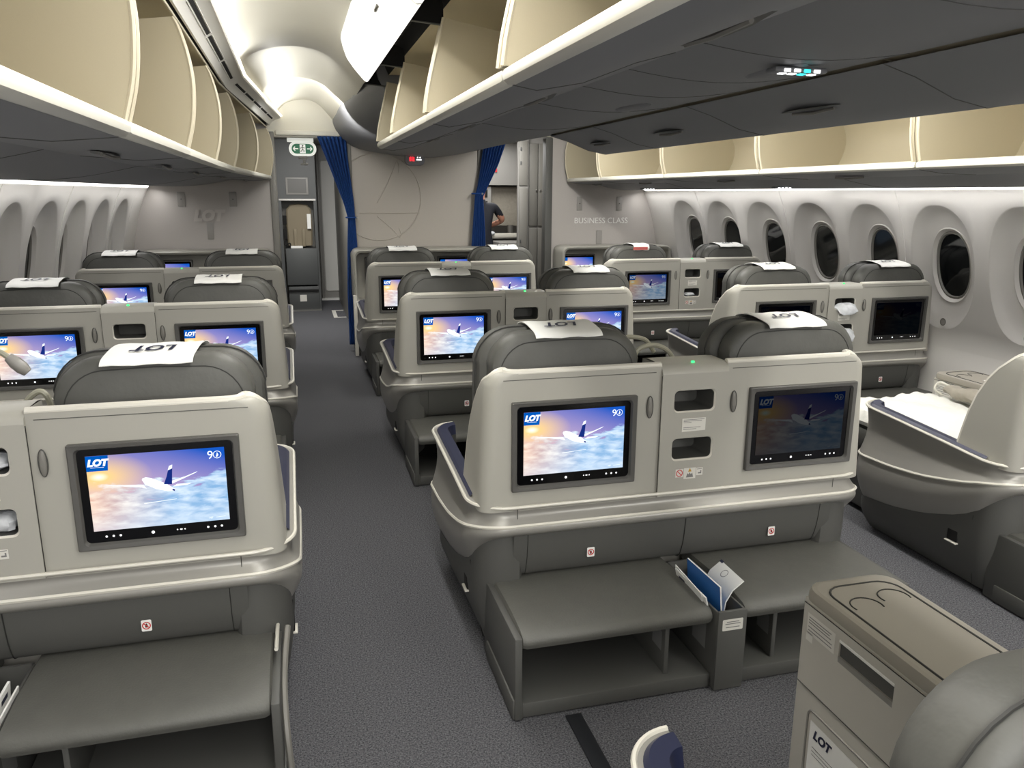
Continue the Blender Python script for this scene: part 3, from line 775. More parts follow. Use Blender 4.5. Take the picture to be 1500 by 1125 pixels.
def shell_unit(label, cx, y, hl, hr, states, group, console_dx=0.0, ottoman=True):
    t = thing('seat_shell', label, 'seat shell', (cx, y, 0), 0, group)
    key = (round(hl, 3), round(hr, 3))
    cw = 0.125
    for s_, hw in ((-1, hl), (1, hr)):
        def up(b, s_=s_, hw=hw):
            CRN = 0.055
            zs = [0.560, 0.60, 0.66, 0.74, 0.82, 0.89, 0.94] + [ZT - CRN * (1 - math.sin(math.radians(90 * q / 10))) for q in range(1, 11)]
            r = 0.05
            def col(z, off):
                pts = []
                q = max(0.0, z - (ZT - CRN))
                inn = CRN - math.sqrt(max(0, CRN * CRN - q * q)) + 0.028 * ((z - 0.56) / (ZT - 0.56))
                top_back = 0.0
                H = hw - inn
                vf = v_front(z)
                for k in range(8): pts.append((cw + (H - r - cw) * k / 7, top_back + off, 0))
                for k in range(1, 6):
                    a = math.radians(-90 + 90 * k / 5); pts.append((H - r + (r - off) * math.cos(a), r + (r - off) * math.sin(a), 0))
                for k in range(1, 6):
                    pts.append((H - off, r + max(0.001, vf - r) * k / 5, 0))
                return [(s_ * p[0], p[1], z) for p in pts]
            outer = [col(z, 0.0) for z in zs]; inner = [col(z, 0.026) for z in zs]
            b.grid(outer, 0); b.grid(inner, 0)
            # rim over the top and down the front edge of the side wing
            rim = []
            for a_, c_ in zip(outer[-1], inner[-1]): rim.append(((a_[0] + c_[0]) / 2, (a_[1] + c_[1]) / 2, ZT - 0.002))
            for a_, c_ in zip(reversed(outer[:-1]), reversed(inner[:-1])): rim.append(((a_[-1][0] + c_[-1][0]) / 2, (a_[-1][1] + c_[-1][1]) / 2, a_[-1][2]))
            b.tube(rim, 0.0135, 1, 8)  # pale colour of this edge tube paints in the shell's top highlight
            b.tube([(s_ * p, -0.0005, ZT - 0.022) for p in (cw + 0.02, (cw + hw) / 2, hw - 0.08)], 0.0012, 2, 4)
        part('backshell', ('up', s_, round(hw, 3)), up, ['shell', 'trim', 'dark'], t)
    # centre column with two niches
    def colm(b):
        xs = [-cw, -0.082, 0.082, cw]
        zs = [0.565, 0.690, 0.778, 0.864, 0.950, 1.005]
        F = -0.012
        def fz(z): return F
        holes = {(1, 1), (1, 3)}
        for i in range(3):
            for j in range(5):
                x0, x1, z0, z1 = xs[i], xs[i + 1], zs[j], zs[j + 1]
                if (i, j) in holes:
                    sq = []; n = 6
                    inner = rrect(x0 + 0.003, x1 - 0.003, z0 + 0.003, z1 - 0.003, 0.018, n - 1)
                    # outer loop matched with the rounded loop
                    cor = [(x1, z1), (x0, z1), (x0, z0), (x1, z0)]
                    for q in range(4):
                        for k in range(n): sq.append(cor[q])
                    b.grid([[(x, F, z) for x, z in sq], [(x, F, z) for x, z in inner]], 0, True)
                    in2 = rrect(x0 + 0.007, x1 - 0.007, z0 + 0.008, z1 - 0.006, 0.016, n - 1)
                    b.grid([[(x, F, z) for x, z in inner], [(x, F + 0.006, z) for x, z in in2]], 1, True)
                    b.grid([[(x, F + 0.006, z) for x, z in in2], [(x, F + 0.13, z) for x, z in in2]], 2, True)
                    b.face([(x, F + 0.13, z) for x, z in in2], 2)
                else: b.face([(x0, F, z0), (x1, F, z0), (x1, F, z1), (x0, F, z1)], 0)
        # rounded top
        top = [[(x, F, 1.005), (x, F + 0.004, 1.018), (x, F + 0.016, 1.030), (x, F + 0.035, 1.037), (x, 0.12, 1.037), (x, 0.16, 1.03), (x, 0.17, 0.9)] for x in (-cw, cw)]
        b.grid(top, 0)
        for x in (-cw, cw): b.face([(x, F, 0.565), (x, F, 1.005), (x, F + 0.016, 1.03), (x, F + 0.035, 1.037), (x, 0.16, 1.03), (x, 0.17, 0.565)], 0)
        b.tube([(cw + 0.001, F + 0.004, 0.57), (cw + 0.001, F + 0.004, 1.0)], 0.0012, 3, 4); b.tube([(-cw - 0.001, F + 0.004, 0.57), (-cw - 0.001, F + 0.004, 1.0)], 0.0012, 3, 4)
    cc = part('niche_column', 'column', colm, ['shell', 'trim', 'dark', 'piping'], t)
    F = -0.0135
    def lab(b):
        b.face([(x, F, z) for x, z in ((-0.045, 0.798), (0.045, 0.800), (0.045, 0.846), (-0.045, 0.846))], 0)
        for z, w in ((0.840, 0.08), (0.835, 0.07), (0.830, 0.03), (0.812, 0.066), (0.806, 0.05)): b.face([(-0.04, F - 0.0004, z), (-0.04 + w, F - 0.0004, z), (-0.04 + w, F - 0.0004, z + 0.002), (-0.04, F - 0.0004, z + 0.002)], 1)
    part('sticker', 'colsticker', lab, ['sticker', 'inkgrey'], cc)
    def pict(b):
        b.face([(x, F, z) for x, z in ((-0.06, 0.632), (-0.030, 0.632), (-0.030, 0.662), (-0.06, 0.662))], 0)
        b.ring((-0.045, F - 0.0004, 0.647), (1, 0, 0), (0, 0, 1), 0.010, 0.013, 2, 20)
        b.face([(x, F - 0.0006, z) for x, z in ((-0.053, 0.657), (-0.055, 0.655), (-0.037, 0.637), (-0.035, 0.639))], 2)
        b.face([(x, F, z) for x, z in ((-0.028, 0.624), (0.018, 0.624), (0.018, 0.664), (-0.028, 0.664))], 0)
        b.face([(x, F - 0.0004, z) for x, z in ((-0.012, 0.650), (0.002, 0.650), (-0.005, 0.664))], 3)
        b.face([(x, F - 0.0004, z) for x, z in ((-0.019, 0.629), (0.009, 0.629), (0.005, 0.645), (-0.001, 0.640), (-0.005, 0.648), (-0.009, 0.640), (-0.014, 0.645))], 1)
        b.face([(x, F, z) for x, z in ((0.020, 0.634), (0.045, 0.634), (0.045, 0.662), (0.020, 0.662))], 0)
        b.face([(x, F - 0.0004, z) for x, z in ((0.027, 0.640), (0.040, 0.640), (0.040, 0.652), (0.036, 0.652), (0.036, 0.645), (0.027, 0.645))], 1)
        b.face([(x, F - 0.0004, z) for x, z in ((0.023, 0.656), (0.042, 0.657), (0.042, 0.659), (0.023, 0.658))], 1)
    part('pictogram_strip', 'colpict', pict, ['sticker', 'inkgrey', 'red', 'yellow'], cc)
    part('indicator_light', 'led', lambda b: b.ball((0, 0.02, 1.039), (0.007, 0.007, 0.004), 0, 8, 6), ['e_green'], cc)
    # oval reading light buttons beside the column
    for u in (-0.165, 0.155):
        def btn(b):
            b.grid([[(r * math.cos(2 * PI * k / 28), d, q * math.sin(2 * PI * k / 28)) for k in range(28)] for r, q, d in ((0.013, 0.040, 0.0), (0.0115, 0.0385, -0.003), (0.0095, 0.0365, -0.001))], 1, True)
            P = [[(r * math.cos(2 * PI * k / 20), d, 3.9 * r * math.sin(2 * PI * k / 20)) for k in range(20)] for r, d in ((0.0095, -0.001), (0.007, -0.005), (0.003, -0.006))]
            b.grid(P, 0, True); b.face(P[-1], 0)
        part('oval_button', 'button', btn, ['grey', 'dark'], t, (u, -0.004, 0.893))
    for u, st in zip((-0.435, 0.435), states): monitor_parts(t, u, st)
    # lower body bands
    R = 0.12; VE = 0.86
    def half(s_, hw): return [(s_ * u, v, s_ * nu, nv) for u, v, nu, nv in plan(hw, R, VE)]
    pl = list(reversed(half(-1, hl + 0.012)))[:-0 or None] + half(1, hr + 0.012)[1:]
    def bandA(b):
        rows = []
        for k in range(7):
            t_ = k / 6; off = 0.010 - 0.022 * math.sin(PI * t_) * 0.9 + 0.012 * t_
            rows.append([(u + nu * off, v + nv * off, sinterp(Z1, v) * (1 - t_) + sinterp(Z2, v) * t_) for u, v, nu, nv in pl])
        b.grid(rows, 0)
        for x in (-hl + 0.13, hr - 0.13): b.tube([(x, -0.004 + 0 * z, z) for z in (0.574, 0.55, 0.522)], 0.0012, 1, 4)
    part('upper_band', ('bA',) + key, bandA, ['shell_low', 'piping'], t)
    def bandB(b):
        rows = []
        for k in range(9):
            t_ = k / 8; off = 0.020 + 0.010 * math.sin(PI * t_) - 0.040 * t_ ** 2.2
            rows.append([(u + nu * off, v + nv * off, (sinterp(Z2, v) - 0.006) * (1 - t_) + sinterp(Z3, v) * t_) for u, v, nu, nv in pl])
        b.grid(rows, 0)
        off = -0.03
        rows2 = [rows[-1], [(u + nu * off, v + nv * off, sinterp(Z3, v) - 0.004) for u, v, nu, nv in pl]]
        b.grid(rows2, 1)
    part('side_body', ('bB',) + key, bandB, ['shell_low', 'void'], t)
    def trims(b):
        b.tube([(u + nu * 0.012, v + nv * 0.012, sinterp(Z1, v)) for u, v, nu, nv in pl], 0.006, 0, 6)
        b.tube([(u + nu * 0.021, v + nv * 0.021, sinterp(Z2, v) - 0.004) for u, v, nu, nv in pl], 0.0068, 0, 6)
        # shelf that closes the gap between backshell and band
        b.grid([[(u + nu * 0.012, v + nv * 0.012, sinterp(Z1, v)) for u, v, nu, nv in pl], [(u - nu * 0.05, v - nv * 0.05, sinterp(Z1, v) - 0.002) for u, v, nu, nv in pl]], 1)
    part('trim_strip', ('tr',) + key, trims, ['trim', 'shell_low'], t)
    # dark base: wraps each rear corner and runs along the sides
    for s_, hw in ((-1, hl), (1, hr)):
        def base(b, s_=s_, hw=hw):
            p = [q for q in half(s_, hw + 0.012) if abs(q[0]) > hw - R - 0.02]
            p = [(s_ * (hw - 0.168), 0.085, 0, -1), (s_ * (hw - 0.164), 0.05, 0, -1), (s_ * (hw - 0.156), 0.024, 0, -1), (s_ * (hw - 0.145), 0.008, 0, -1)] + p
            rows = []
            for k in range(7):
                t_ = k / 6; off = -0.012 - 0.05 * t_ ** 1.5 + 0.012 * math.sin(PI * t_)
                rows.append([(u + nu * off, v + nv * off, (sinterp(Z3, v) + 0.012) * (1 - t_) + 0.015 * t_) for u, v, nu, nv in p])
            b.grid(rows, 0)
            b.face(rows[-1], 0)
            # split line, near-black block painting in the shade of a recess, pale tab
            x = s_ * (hw - 0.006)
            b.tube([(s_ * (hw + 0.002 - 0.045 * t_ ** 1.4), 0.145, 0.33 * (1 - t_) + 0.02 * t_) for t_ in (0, .2, .4, .6, .8, 1)], 0.0016, 1, 4)
            b.box((s_ * (hw - 0.0125), 0.235, 0.205), (0.03, 0.055, 0.05), 2, 0.004)
            b.box((s_ * (hw + 0.001), 0.235, 0.176), (0.02, 0.062, 0.006), 3, 0.002)
            b.disc((s_ * (hw + 0.0), 0.21, 0.262), (0, 1, 0), (0, 0, 1), 0.006, 0.006, 3, 10)
        part('base', ('base', s_, round(hw, 3)), base, ['dark', 'piping', 'void', 'trim'], t)
        # armrest on the outer side
        def arm(b, s_=s_, hw=hw):
            p = [q for q in half(s_, hw + 0.012) if q[1] > 0.22 or (q[1] > 0.1 and abs(q[0]) > hw)]
            n = len(p); o1 = []; o2 = []; o3 = []; o4 = []
            for i, (u, v, nu, nv) in enumerate(p):
                z = sinterp(Z1, v)
                o1.append((u - nu * 0.004, v - nv * 0.004, z + 0.002)); o2.append((u - nu * 0.014, v - nv * 0.014, z + 0.012)); o3.append((u - nu * 0.05, v - nv * 0.05, z + 0.008)); o4.append((u - nu * 0.062, v - nv * 0.062, z - 0.03))
            b.grid([o1, o2, o3, o4], 0)
            b.grid([o4, [(q[0], q[1], 0.3) for q in o4]], 1)
        part('armrest', ('arm', s_, round(hw, 3)), arm, ['navy', 'dark'], t)
    if ottoman:
        def rec(b):
            xs = [-hl + 0.12 + (hl + hr - 0.24) * k / 12 for k in range(13)]
            prof = smooth([(0.0, 0.492, 0), (0.004, 0.44, 0), (0.014, 0.37, 0), (0.034, 0.315, 0), (0.055, 0.298, 0), (0.09, 0.285, 0)], 3)
            b.grid([[(x, p.x + 0.002, p.y) for x in xs] for p in prof], 0)
            b.tube([(0.0, p.x + 0.0005, p.y) for p in prof], 0.0018, 1, 4)
            for x in (-hl + 0.17, hr - 0.17): b.tube([(x, p.x + 0.0008, p.y) for p in prof], 0.0012, 1, 4)
        part('foot_panel', ('rec',) + key, rec, ['dark', 'piping'], t)
        def nob(b):
            b.face([(x, 0, z) for x, z in rrect(-0.014, 0.014, -0.018, 0.018, 0.004)], 0)
            b.ring((0, -0.0006, 0), (1, 0, 0), (0, 0, 1), 0.009, 0.012, 1, 20)
            b.face([(x, -0.0008, z) for x, z in ((-0.009, 0.007), (-0.007, 0.009), (0.009, -0.007), (0.007, -0.009))], 1)
            b.face([(x, -0.0005, z) for x, z in ((-0.004, -0.006), (0.004, -0.006), (0.003, 0.003), (0, 0.008), (-0.003, 0.003))], 2)
        for u in (-0.36, 0.36): part('warning_sticker', 'nob', nob, ['white', 'red', 'ink'], t, (u, 0.008, 0.375))
        for s_, hw in ((-1, hl), (1, hr)):
            def cush(b, s_=s_, hw=hw):
                x0, x1 = 0.055, hw - 0.055
                prof = smooth([(0.12, 0.292, 0), (0.04, 0.296, 0), (-0.10, 0.302, 0), (-0.22, 0.300, 0), (-0.305, 0.290, 0), (-0.330, 0.270, 0), (-0.327, 0.248, 0), (-0.30, 0.240, 0), (-0.1, 0.240, 0), (0.12, 0.240, 0)], 3)
                xs = [x0, x0 + 0.006, x0 + 0.02, (x0 + x1) / 2, x1 - 0.02, x1 - 0.006, x1]
                rows = []
                for i, x in enumerate(xs):
                    k = (0.018, 0.005, 0)[min(i, 6 - i, 2)]
                    rows.append([(s_ * x, max(-0.34, p.x + (k if p.x < -0.2 else 0)), 0.265 + (p.y - 0.265) * (1 - 22 * k if k < 0.01 else 0.55)) for p in prof])
                b.loft(rows, 0)
            part('footrest_cushion', ('cush', s_, round(hw, 3)), cush, ['cushion'], t)
            def fb(b, s_=s_, hw=hw):
                x0, x1 = 0.055, hw - 0.035
                a, c = (s_ * x0, s_ * x1) if s_ > 0 else (s_ * x1, s_ * x0)
                b.b2(a, c, -0.325, 0.06, 0.005, 0.055, 0, 0.004)
                xo = s_ * (hw - 0.045); b.b2(xo - 0.012, xo + 0.012, -0.335, 0.08, 0.005, 0.286, 0, 0.005)
                b.b2(xo - 0.018, xo + 0.018, -0.33, 0.03, 0.005, 0.075, 0, 0.006)
                xd = s_ * 0.20; b.b2(xd - 0.008, xd + 0.008, -0.29, 0.05, 0.055, 0.245, 0, 0.003)
                b.b2(a, c, 0.05, 0.07, 0.05, 0.27, 1)
                b.face([(xd - 0.0095, v, z) for v, z in ((-0.27, 0.13), (-0.20, 0.13), (-0.20, 0.20), (-0.27, 0.20))], 2)
                xb = s_ * 0.0535
                b.face([(xb + s_ * 0.0 - 0.001, v, z) for v, z in ((-0.28, 0.12), (-0.19, 0.12), (-0.19, 0.23), (-0.28, 0.23))], 2)
            part('stowage_box', ('fb', s_, round(hw, 3)), fb, ['dark', 'void', 'inkgrey'], t)
        def mb(b):
            b.b2(-0.052, -0.044, -0.345, 0.04, 0.005, 0.285, 0, 0.002); b.b2(0.044, 0.052, -0.345, 0.04, 0.005, 0.285, 0, 0.002)
            b.b2(-0.052, 0.052, -0.350, -0.338, 0.005, 0.290, 0, 0.003); b.b2(-0.05, 0.05, 0.03, 0.04, 0.005, 0.285, 0); b.b2(-0.045, 0.045, -0.34, 0.03, 0.08, 0.09, 1)
            b.face([(x, -0.3512, z) for x, z in rrect(-0.037, 0.037, 0.222, 0.262, 0.004)], 2)
            for z, w in ((0.251, 0.045), (0.244, 0.055), (0.232, 0.05)): b.face([(-w / 2, -0.3518, z), (w / 2, -0.3518, z), (w / 2, -0.3518, z + 0.003), (-w / 2, -0.3518, z + 0.003)], 3)
        part('magazine_bin', 'magbin', mb, ['dark', 'void', 'sticker', 'inkgrey'], t)
    return t

CL, CC, CR = -0.837, 1.307, 3.47
LY = (2.281, 4.392, 6.503); CY = (2.418, 4.529, 6.64); RY = (2.30, 4.47, 6.58)
G1 = 'double seat shells'
shell_unit('left double seat shell nearest the camera, one lit screen beside the aisle', CL, LY[0], 0.77, 0.765, ('lit', 'lit'), G1)
shell_unit('second left double seat shell, two lit screens and one open niche in view', CL, LY[1], 0.77, 0.765, ('lit', 'lit'), G1)
shell_unit('farthest left double seat shell before the bulkhead with a half-hidden lit screen', CL, LY[2], 0.77, 0.765, ('lit', 'black'), G1)
shell_unit('large centre double seat shell in front, lit left screen and dark right screen', CC, CY[0], 0.762, 0.728, ('lit', 'off'), G1)
shell_unit('middle centre double seat shell with two lit screens behind the front headrest', CC, CY[1], 0.762, 0.728, ('lit', 'lit'), G1)
shell_unit('farthest centre double seat shell, two lit screens, before the embossed bulkhead', CC, CY[2], 0.762, 0.728, ('lit', 'lit'), G1)
shell_unit('right double seat shell at the photo edge, seen side-on with a quilt behind it', CR, RY[0], 0.85, 0.74, ('off', 'off'), G1)
shell_unit('second right double seat shell with two dark screens and bags in its niches', CR, RY[1], 0.85, 0.74, ('black', 'black'), G1)
shell_unit('farthest right double seat shell with a dimmed left screen, under the window wall', CR, RY[2], 0.85, 0.74, ('dim', 'black'), G1)
shell_unit('grey seat shell rim in the bottom right corner of the photo', CC, 0.307, 0.762, 0.728, ('off', 'off'), G1, ottoman=False)

# ------------------------------------------------------------------ seats
def arch_outline(hw, z0, z1, r, n=8, crown=0.012):
    pts = [(-hw, z0), (-hw, (z0 + z1 - r) / 2), (-hw + 0.004, z1 - r)]
    for k in range(1, n + 1):
        a = math.radians(180 - 90 * k / n); pts.append((-hw + r + r * math.cos(a), z1 - r + r * math.sin(a) - crown * (1 - k / n)))
    m = [(0, z1 + crown * 0.4)]
    right = [(-x, z) for x, z in reversed(pts)]
    return pts + m + right
def pad(b, outline, v0, v1, m=0, edge=0.022, bulge=0.012, lean=0.0):
    cx = sum(p[0] for p in outline) / len(outline); zs = [p[1] for p in outline]; cz = (min(zs) + max(zs)) / 2
    def ins(d):
        out = []
        hx = max(abs(p[0] - cx) for p in outline); hz = (max(zs) - min(zs)) / 2
        return [(cx + (x - cx) * (1 - d / hx), cz + (z - cz) * (1 - d / hz)) for x, z in outline]
    L = []
    for v, d in ((v0 - bulge, edge * 5), (v0 - bulge * 0.6, edge * 2.4), (v0, edge), (v0 + edge * 0.35, edge * 0.3), (v0 + edge, 0), (v1 - edge, 0), (v1 - edge * 0.35, edge * 0.3), (v1, edge), (v1 + bulge * 0.6, edge * 2.4), (v1 + bulge, edge * 5)):
        L.append([(x, v + lean * (z - 1.0), z) for x, z in ins(d)])
    b.loft(L, m)
    return ins
def seat_parts(t, flat=False):
    def back(b):
        o = arch_outline(0.268, 0.42, 1.150, 0.115)
        ins = pad(b, o, 0.075, 0.17, 0, lean=0.05)
        for d, v in ((0.018, 0.0745), ):
            b.tube([(x, v + 0.05 * (z - 1), z) for x, z in ins(0.030)], 0.0028, 1, 5)
    part('backrest', 'back', back, ['leather', 'piping'], t)
    def head(b):
        o = arch_outline(0.292, 0.82, 1.150, 0.12)
        pad(b, o, 0.175, 0.29, 0, lean=0.05, edge=0.028)
        b.tube([(x, 0.205 + 0.05 * (z - 1), z) for x, z in arch_outline(0.294, 0.83, 1.152, 0.12)], 0.0026, 1, 5)
    part('headrest', 'head', head, ['leather', 'piping'], t)
    def cus(b):
        b.box((0, 0.46, 0.43), (0.50, 0.50, 0.13), 0, 0.04, 3)
        b.box((0, 0.80, 0.33), (0.50, 0.10, 0.28), 0, 0.035, 3)
    part('seat_cushion', 'cus', cus, ['leather'], t)
    part('seat_frame', 'sframe', lambda b: b.b2(-0.24, 0.24, 0.16, 0.74, 0.02, 0.37, 0, 0.02), ['dark'], t)
SEATS = {}
def seat(key, x, y, label, group='charcoal leather seats'):
    t = thing('airline_seat', label, 'seat', (x, y, 0), 0, group); seat_parts(t); SEATS[key] = (x, y); return t
def cover(x, y, label, w=0.235, dz=0.0, skew=0.0, ribbon=False):
    def f(b):
        sec = smooth([(0.068, 1.118, 0), (0.062, 1.140, 0), (0.080, 1.162, 0), (0.14, 1.171, 0), (0.22, 1.171, 0), (0.285, 1.162, 0), (0.315, 1.145, 0), (0.322, 1.09, 0)], 4) if ribbon else \
              smooth([(0.060, 1.138, 0), (0.072, 1.148, 0), (0.10, 1.156, 0), (0.17, 1.1655, 0), (0.23, 1.166, 0), (0.275, 1.158, 0), (0.305, 1.140, 0), (0.322, 1.06, 0)], 4)
        rows = []
        for k in range(9):
            u = -w / 2 + w * k / 8
            rows.append([(u + skew * (p.x - 0.2), p.x, p.y + dz + 0.0015 * math.sin(k * 1.7)) for p in sec])
        rows2 = [[(p[0], p[1], p[2] - 0.0025) for p in r] for r in rows]
        b.grid(rows, 0); b.grid(rows2, 0)
        for a_, c_ in ((rows[0], rows2[0]), (rows[-1], rows2[-1])): b.grid([a_, c_], 0)
        b.grid([[r[0] for r in rows], [r[0] for r in rows2]], 0)
        if not ribbon: b.text('LOT', (0.0, 0.15, 1.1675), (-1, 0, 0), (0, -1, -0.13), 0.06, 1, shear=0.25, offset=0.002)
        else:
            for u in (-0.02,): b.face([(u - w * 0.42, 0.058, 1.120), (u + w * 0.5, 0.058, 1.120), (u + w * 0.5, 0.053, 1.145), (u - w * 0.42, 0.053, 1.145)], 2)
    key = ('cover', w, skew, ribbon)
    return tag(part('headrest_cover', key, f, ['white', 'navy', 'pink'], None, (x, y, 0)), label, 'headrest cover', 'white headrest covers')
US = 0.437
def both(key, x, y, lab, clab, **k):
    seat(key, x, y, lab); cover(x, y, clab, **k)
both('L3R', CL + US, LY[0], 'large charcoal headrest seat on the near left, above the nearest left screen', 'white cover on the nearest left seat, at the left of the aisle', w=0.24, skew=0.1)
both('L2L', CL - US, LY[1], 'charcoal seat cut by the left photo edge, second row', 'white cover on the seat cut by the left photo edge')
both('L2R', CL + US, LY[1], 'charcoal seat beside the aisle in the second left row', 'white cover on the aisle seat of the second left row')
both('L1L', CL - US, LY[2], 'far left charcoal seat by the windows, before the left bulkhead', 'white cover on the far left window seat')
both('L1R', CL + US, LY[2], 'far left charcoal seat by the aisle, left of the crew seat', 'white cover on the far left aisle seat')
both('C3L', CC - US, CY[0], 'large charcoal seat in the middle of the photo, left of the front centre pair', 'white cover with dark lettering on the large middle seat')
both('C3R', CC + US, CY[0], 'charcoal seat of the front centre pair, above the dark screen', 'white cover with dark lettering on the right seat of the front centre pair')
both('C2L', CC - US, CY[1], 'charcoal seat of the middle centre pair, left one, above a lit screen', 'white cover on the left seat of the middle centre pair')
both('C2R', CC + US, CY[1], 'charcoal seat of the middle centre pair, right one', 'white cover on the right seat of the middle centre pair')
both('C1L', CC - US, CY[2], 'small far centre charcoal seat beside the left blue curtain', 'white cover on the far centre seat nearest the left curtain')
both('C1R', CC + US, CY[2], 'small far centre charcoal seat under the right blue curtain', 'white cover on the far centre seat under the right curtain')
both('R2L', 3.01, RY[1], 'charcoal seat beside the right aisle with creased back, second right row', 'white cover on the creased seat of the second right row')
both('R2R', 3.90, RY[1], 'charcoal window seat of the second right row', 'white cover on the window seat of the second right row')
seat('R1L', 2.99, RY[2], 'far right charcoal seat wearing a pink and white cover')
cover(2.99, RY[2], 'white and pink tied cover on the far right aisle seat', w=0.15, ribbon=True)
both('R1R', 3.89, RY[2], 'far right charcoal window seat before the right bulkhead', 'white cover on the far right window seat')
seat('R3R', 3.90, RY[0] + 0.12, 'charcoal seat cut by the right photo edge, over the pale seat side')
seat('C4L', CC - US - 0.035, 0.29, 'blurred charcoal headrest close to the camera in the bottom right corner')

# ------------------------------------------------------------------ centre consoles (between the two seats of a pair)
def console(label, x, y, length=1.10, card=False):
    """x, y: middle of the console's rear end"""
    t = thing('side_console', label, 'console', (x, y, 0), 0, 'consoles between seats')
    hw, H, L = 0.122, 0.648, length
    def body(b): b.b2(-hw, hw, 0.0, L, 0.01, H - 0.02, 0, 0.006)
    part('cabinet', ('cab', L), body, ['console'], t)
    def top(b):
        loops = []
        base = rrect(-hw - 0.004, hw + 0.004, 0.0, L + 0.012, 0.05)
        for s_, z in ((1, H - 0.022), (1, H - 0.006), (0.97, H + 0.006), (0.9, H + 0.008)):
            loops.append([(px * s_, (py - L / 2) * (1 - (1 - s_) * 0.25) + L / 2, z) for px, py in base])
        b.loft(loops, 0)
        inner = rrect(-hw + 0.024, hw - 0.024, 0.56, L - 0.03, 0.05)
        b.tube([(px, py, H + 0.008) for px, py in inner], 0.003, 1, 5, closed=True)
        b.face([(px, py, H + 0.0085) for px, py in rrect(-hw + 0.024, hw - 0.024, 0.56, L - 0.03, 0.05)], 2)
        for cx_, cy_ in ((-0.045, L - 0.13), (0.048, L - 0.11)):
            b.tube([(cx_ + 0.038 * math.cos(a), cy_ + 0.038 * math.sin(a), H + 0.009) for a in [math.radians(q) for q in range(-20, 201, 12)]], 0.0018, 1, 5)
        # pale bow handle of the stowed table
        b.tube(smooth([(-0.075, 0.56, H + 0.010), (-0.085, 0.65, H + 0.012), (-0.06, 0.675, H + 0.012), (0.0, 0.678, H + 0.012), (0.075, 0.675, H + 0.012), (0.09, 0.65, H + 0.010)], 5), 0.005, 3, 6)
        b.box((0.01, 0.668, H + 0.012), (0.05, 0.014, 0.006), 3, 0.002)
    part('console_top', ('top', L), top, ['contop', 'piping', 'contop', 'trim'], t)
    def drawer(b):
        x = -hw
        # drawer front with a recessed pull
        y0, y1, z0, z1 = L - 0.56, L - 0.012, 0.40, H - 0.03
        ya, yb_, za, zb = L - 0.33, L - 0.15, 0.535, 0.592
        for (a, c, d, e) in ((y0, ya, z0, z1), (yb_, y1, z0, z1), (ya, yb_, z0, za), (ya, yb_, zb, z1)): b.b2(x - 0.006, x + 0.001, a, c, d, e, 0)
        b.face([(x - 0.001, ya, za), (x - 0.001, yb_, za), (x - 0.001, yb_, zb), (x - 0.001, ya, zb)], 1)
        b.b2(x - 0.0075, x - 0.002, ya, yb_, zb - 0.006, zb + 0.001, 3, 0.001)
        b.b2(x - 0.006, x - 0.001, ya, yb_, za, za + 0.014, 2)
        b.tube([(x - 0.006, y, z) for y, z in ((y1, z0), (y0, z0))], 0.0014, 4, 4)
        b.tube([(x - 0.006, y, z) for y, z in ((y0, z1), (y1, z1))], 0.0016, 4, 4)
        # text label
        b.face([(x - 0.0068, L - a, z) for a, z in ((0.135, 0.545), (0.03, 0.545), (0.03, 0.598), (0.135, 0.598))], 5)
        b.face([(x - 0.0068, L - a, z) for a, z in ((0.055, 0.525), (0.03, 0.525), (0.03, 0.548), (0.055, 0.548))], 5)
        for z, w in ((0.590, 0.085), (0.583, 0.08), (0.576, 0.085), (0.565, 0.09), (0.556, 0.09)): b.face([(x - 0.0072, L - 0.036, z), (x - 0.0072, L - 0.036 - w, z), (x - 0.0072, L - 0.036 - w, z - 0.0026), (x - 0.0072, L - 0.036, z - 0.0026)], 6)
    part('drawer', ('drw', L), drawer, ['console', 'dark', 'shell_low', 'white', 'piping', 'sticker', 'inkgrey'], t)
    def pocket(b):
        x = -hw - 0.001
        b.tube([(x, y, z) for y, z in rrect(L - 0.42, L - 0.06, 0.14, 0.35, 0.02)], 0.003, 0, 5, closed=True)
        b.face([(x - 0.002, L - a, z) for a, z in ((0.37, 0.16), (0.075, 0.16), (0.075, 0.325), (0.37, 0.325))], 1)
        v, f = text_geo('LOT', 0.034, align='LEFT', shear=0.25, offset=0.0016)
        b.add([(x - 0.003, L - 0.09 - a, 0.295 + c) for a, c, _ in v], f, 2)
        for z, w in ((0.26, 0.10), (0.25, 0.12), (0.24, 0.09)): b.face([(x - 0.003, L - 0.09, z), (x - 0.003, L - 0.09 - w, z), (x - 0.003, L - 0.09 - w, z - 0.002), (x - 0.003, L - 0.09, z - 0.002)], 3)
        b.grid([[(x - 0.003, L - 0.25 + r * math.cos(t), 0.18 + r * math.sin(t)) for t in [math.radians(q) for q in range(-10, 191, 10)]] for r in (0.05, 0.053)], 3)
    part('pocket_card', ('pk', L), pocket, ['shell_low', 'white', 'navy', 'inkgrey'], t)
    return t
console('large beige side console at the bottom right, with cup recesses and a labelled drawer', CC - 0.002, 0.46, 1.10)
console('beige side console behind the quilt on the right, with dark top', CR + 0.02, RY[0] + 0.20, 1.03)
for lab, x, y in (('side console between the front centre pair, mostly hidden', CC, CY[0] + 0.2), ('side console between the middle centre pair, mostly hidden', CC, CY[1] + 0.2),
                  ('side console between the near left pair, mostly hidden', CL, LY[0] + 0.2), ('side console between the second left pair, mostly hidden', CL, LY[1] + 0.2), ('side console between the second right pair, mostly hidden', CR, RY[1] + 0.2)):
    console(lab, x, y, 1.05)

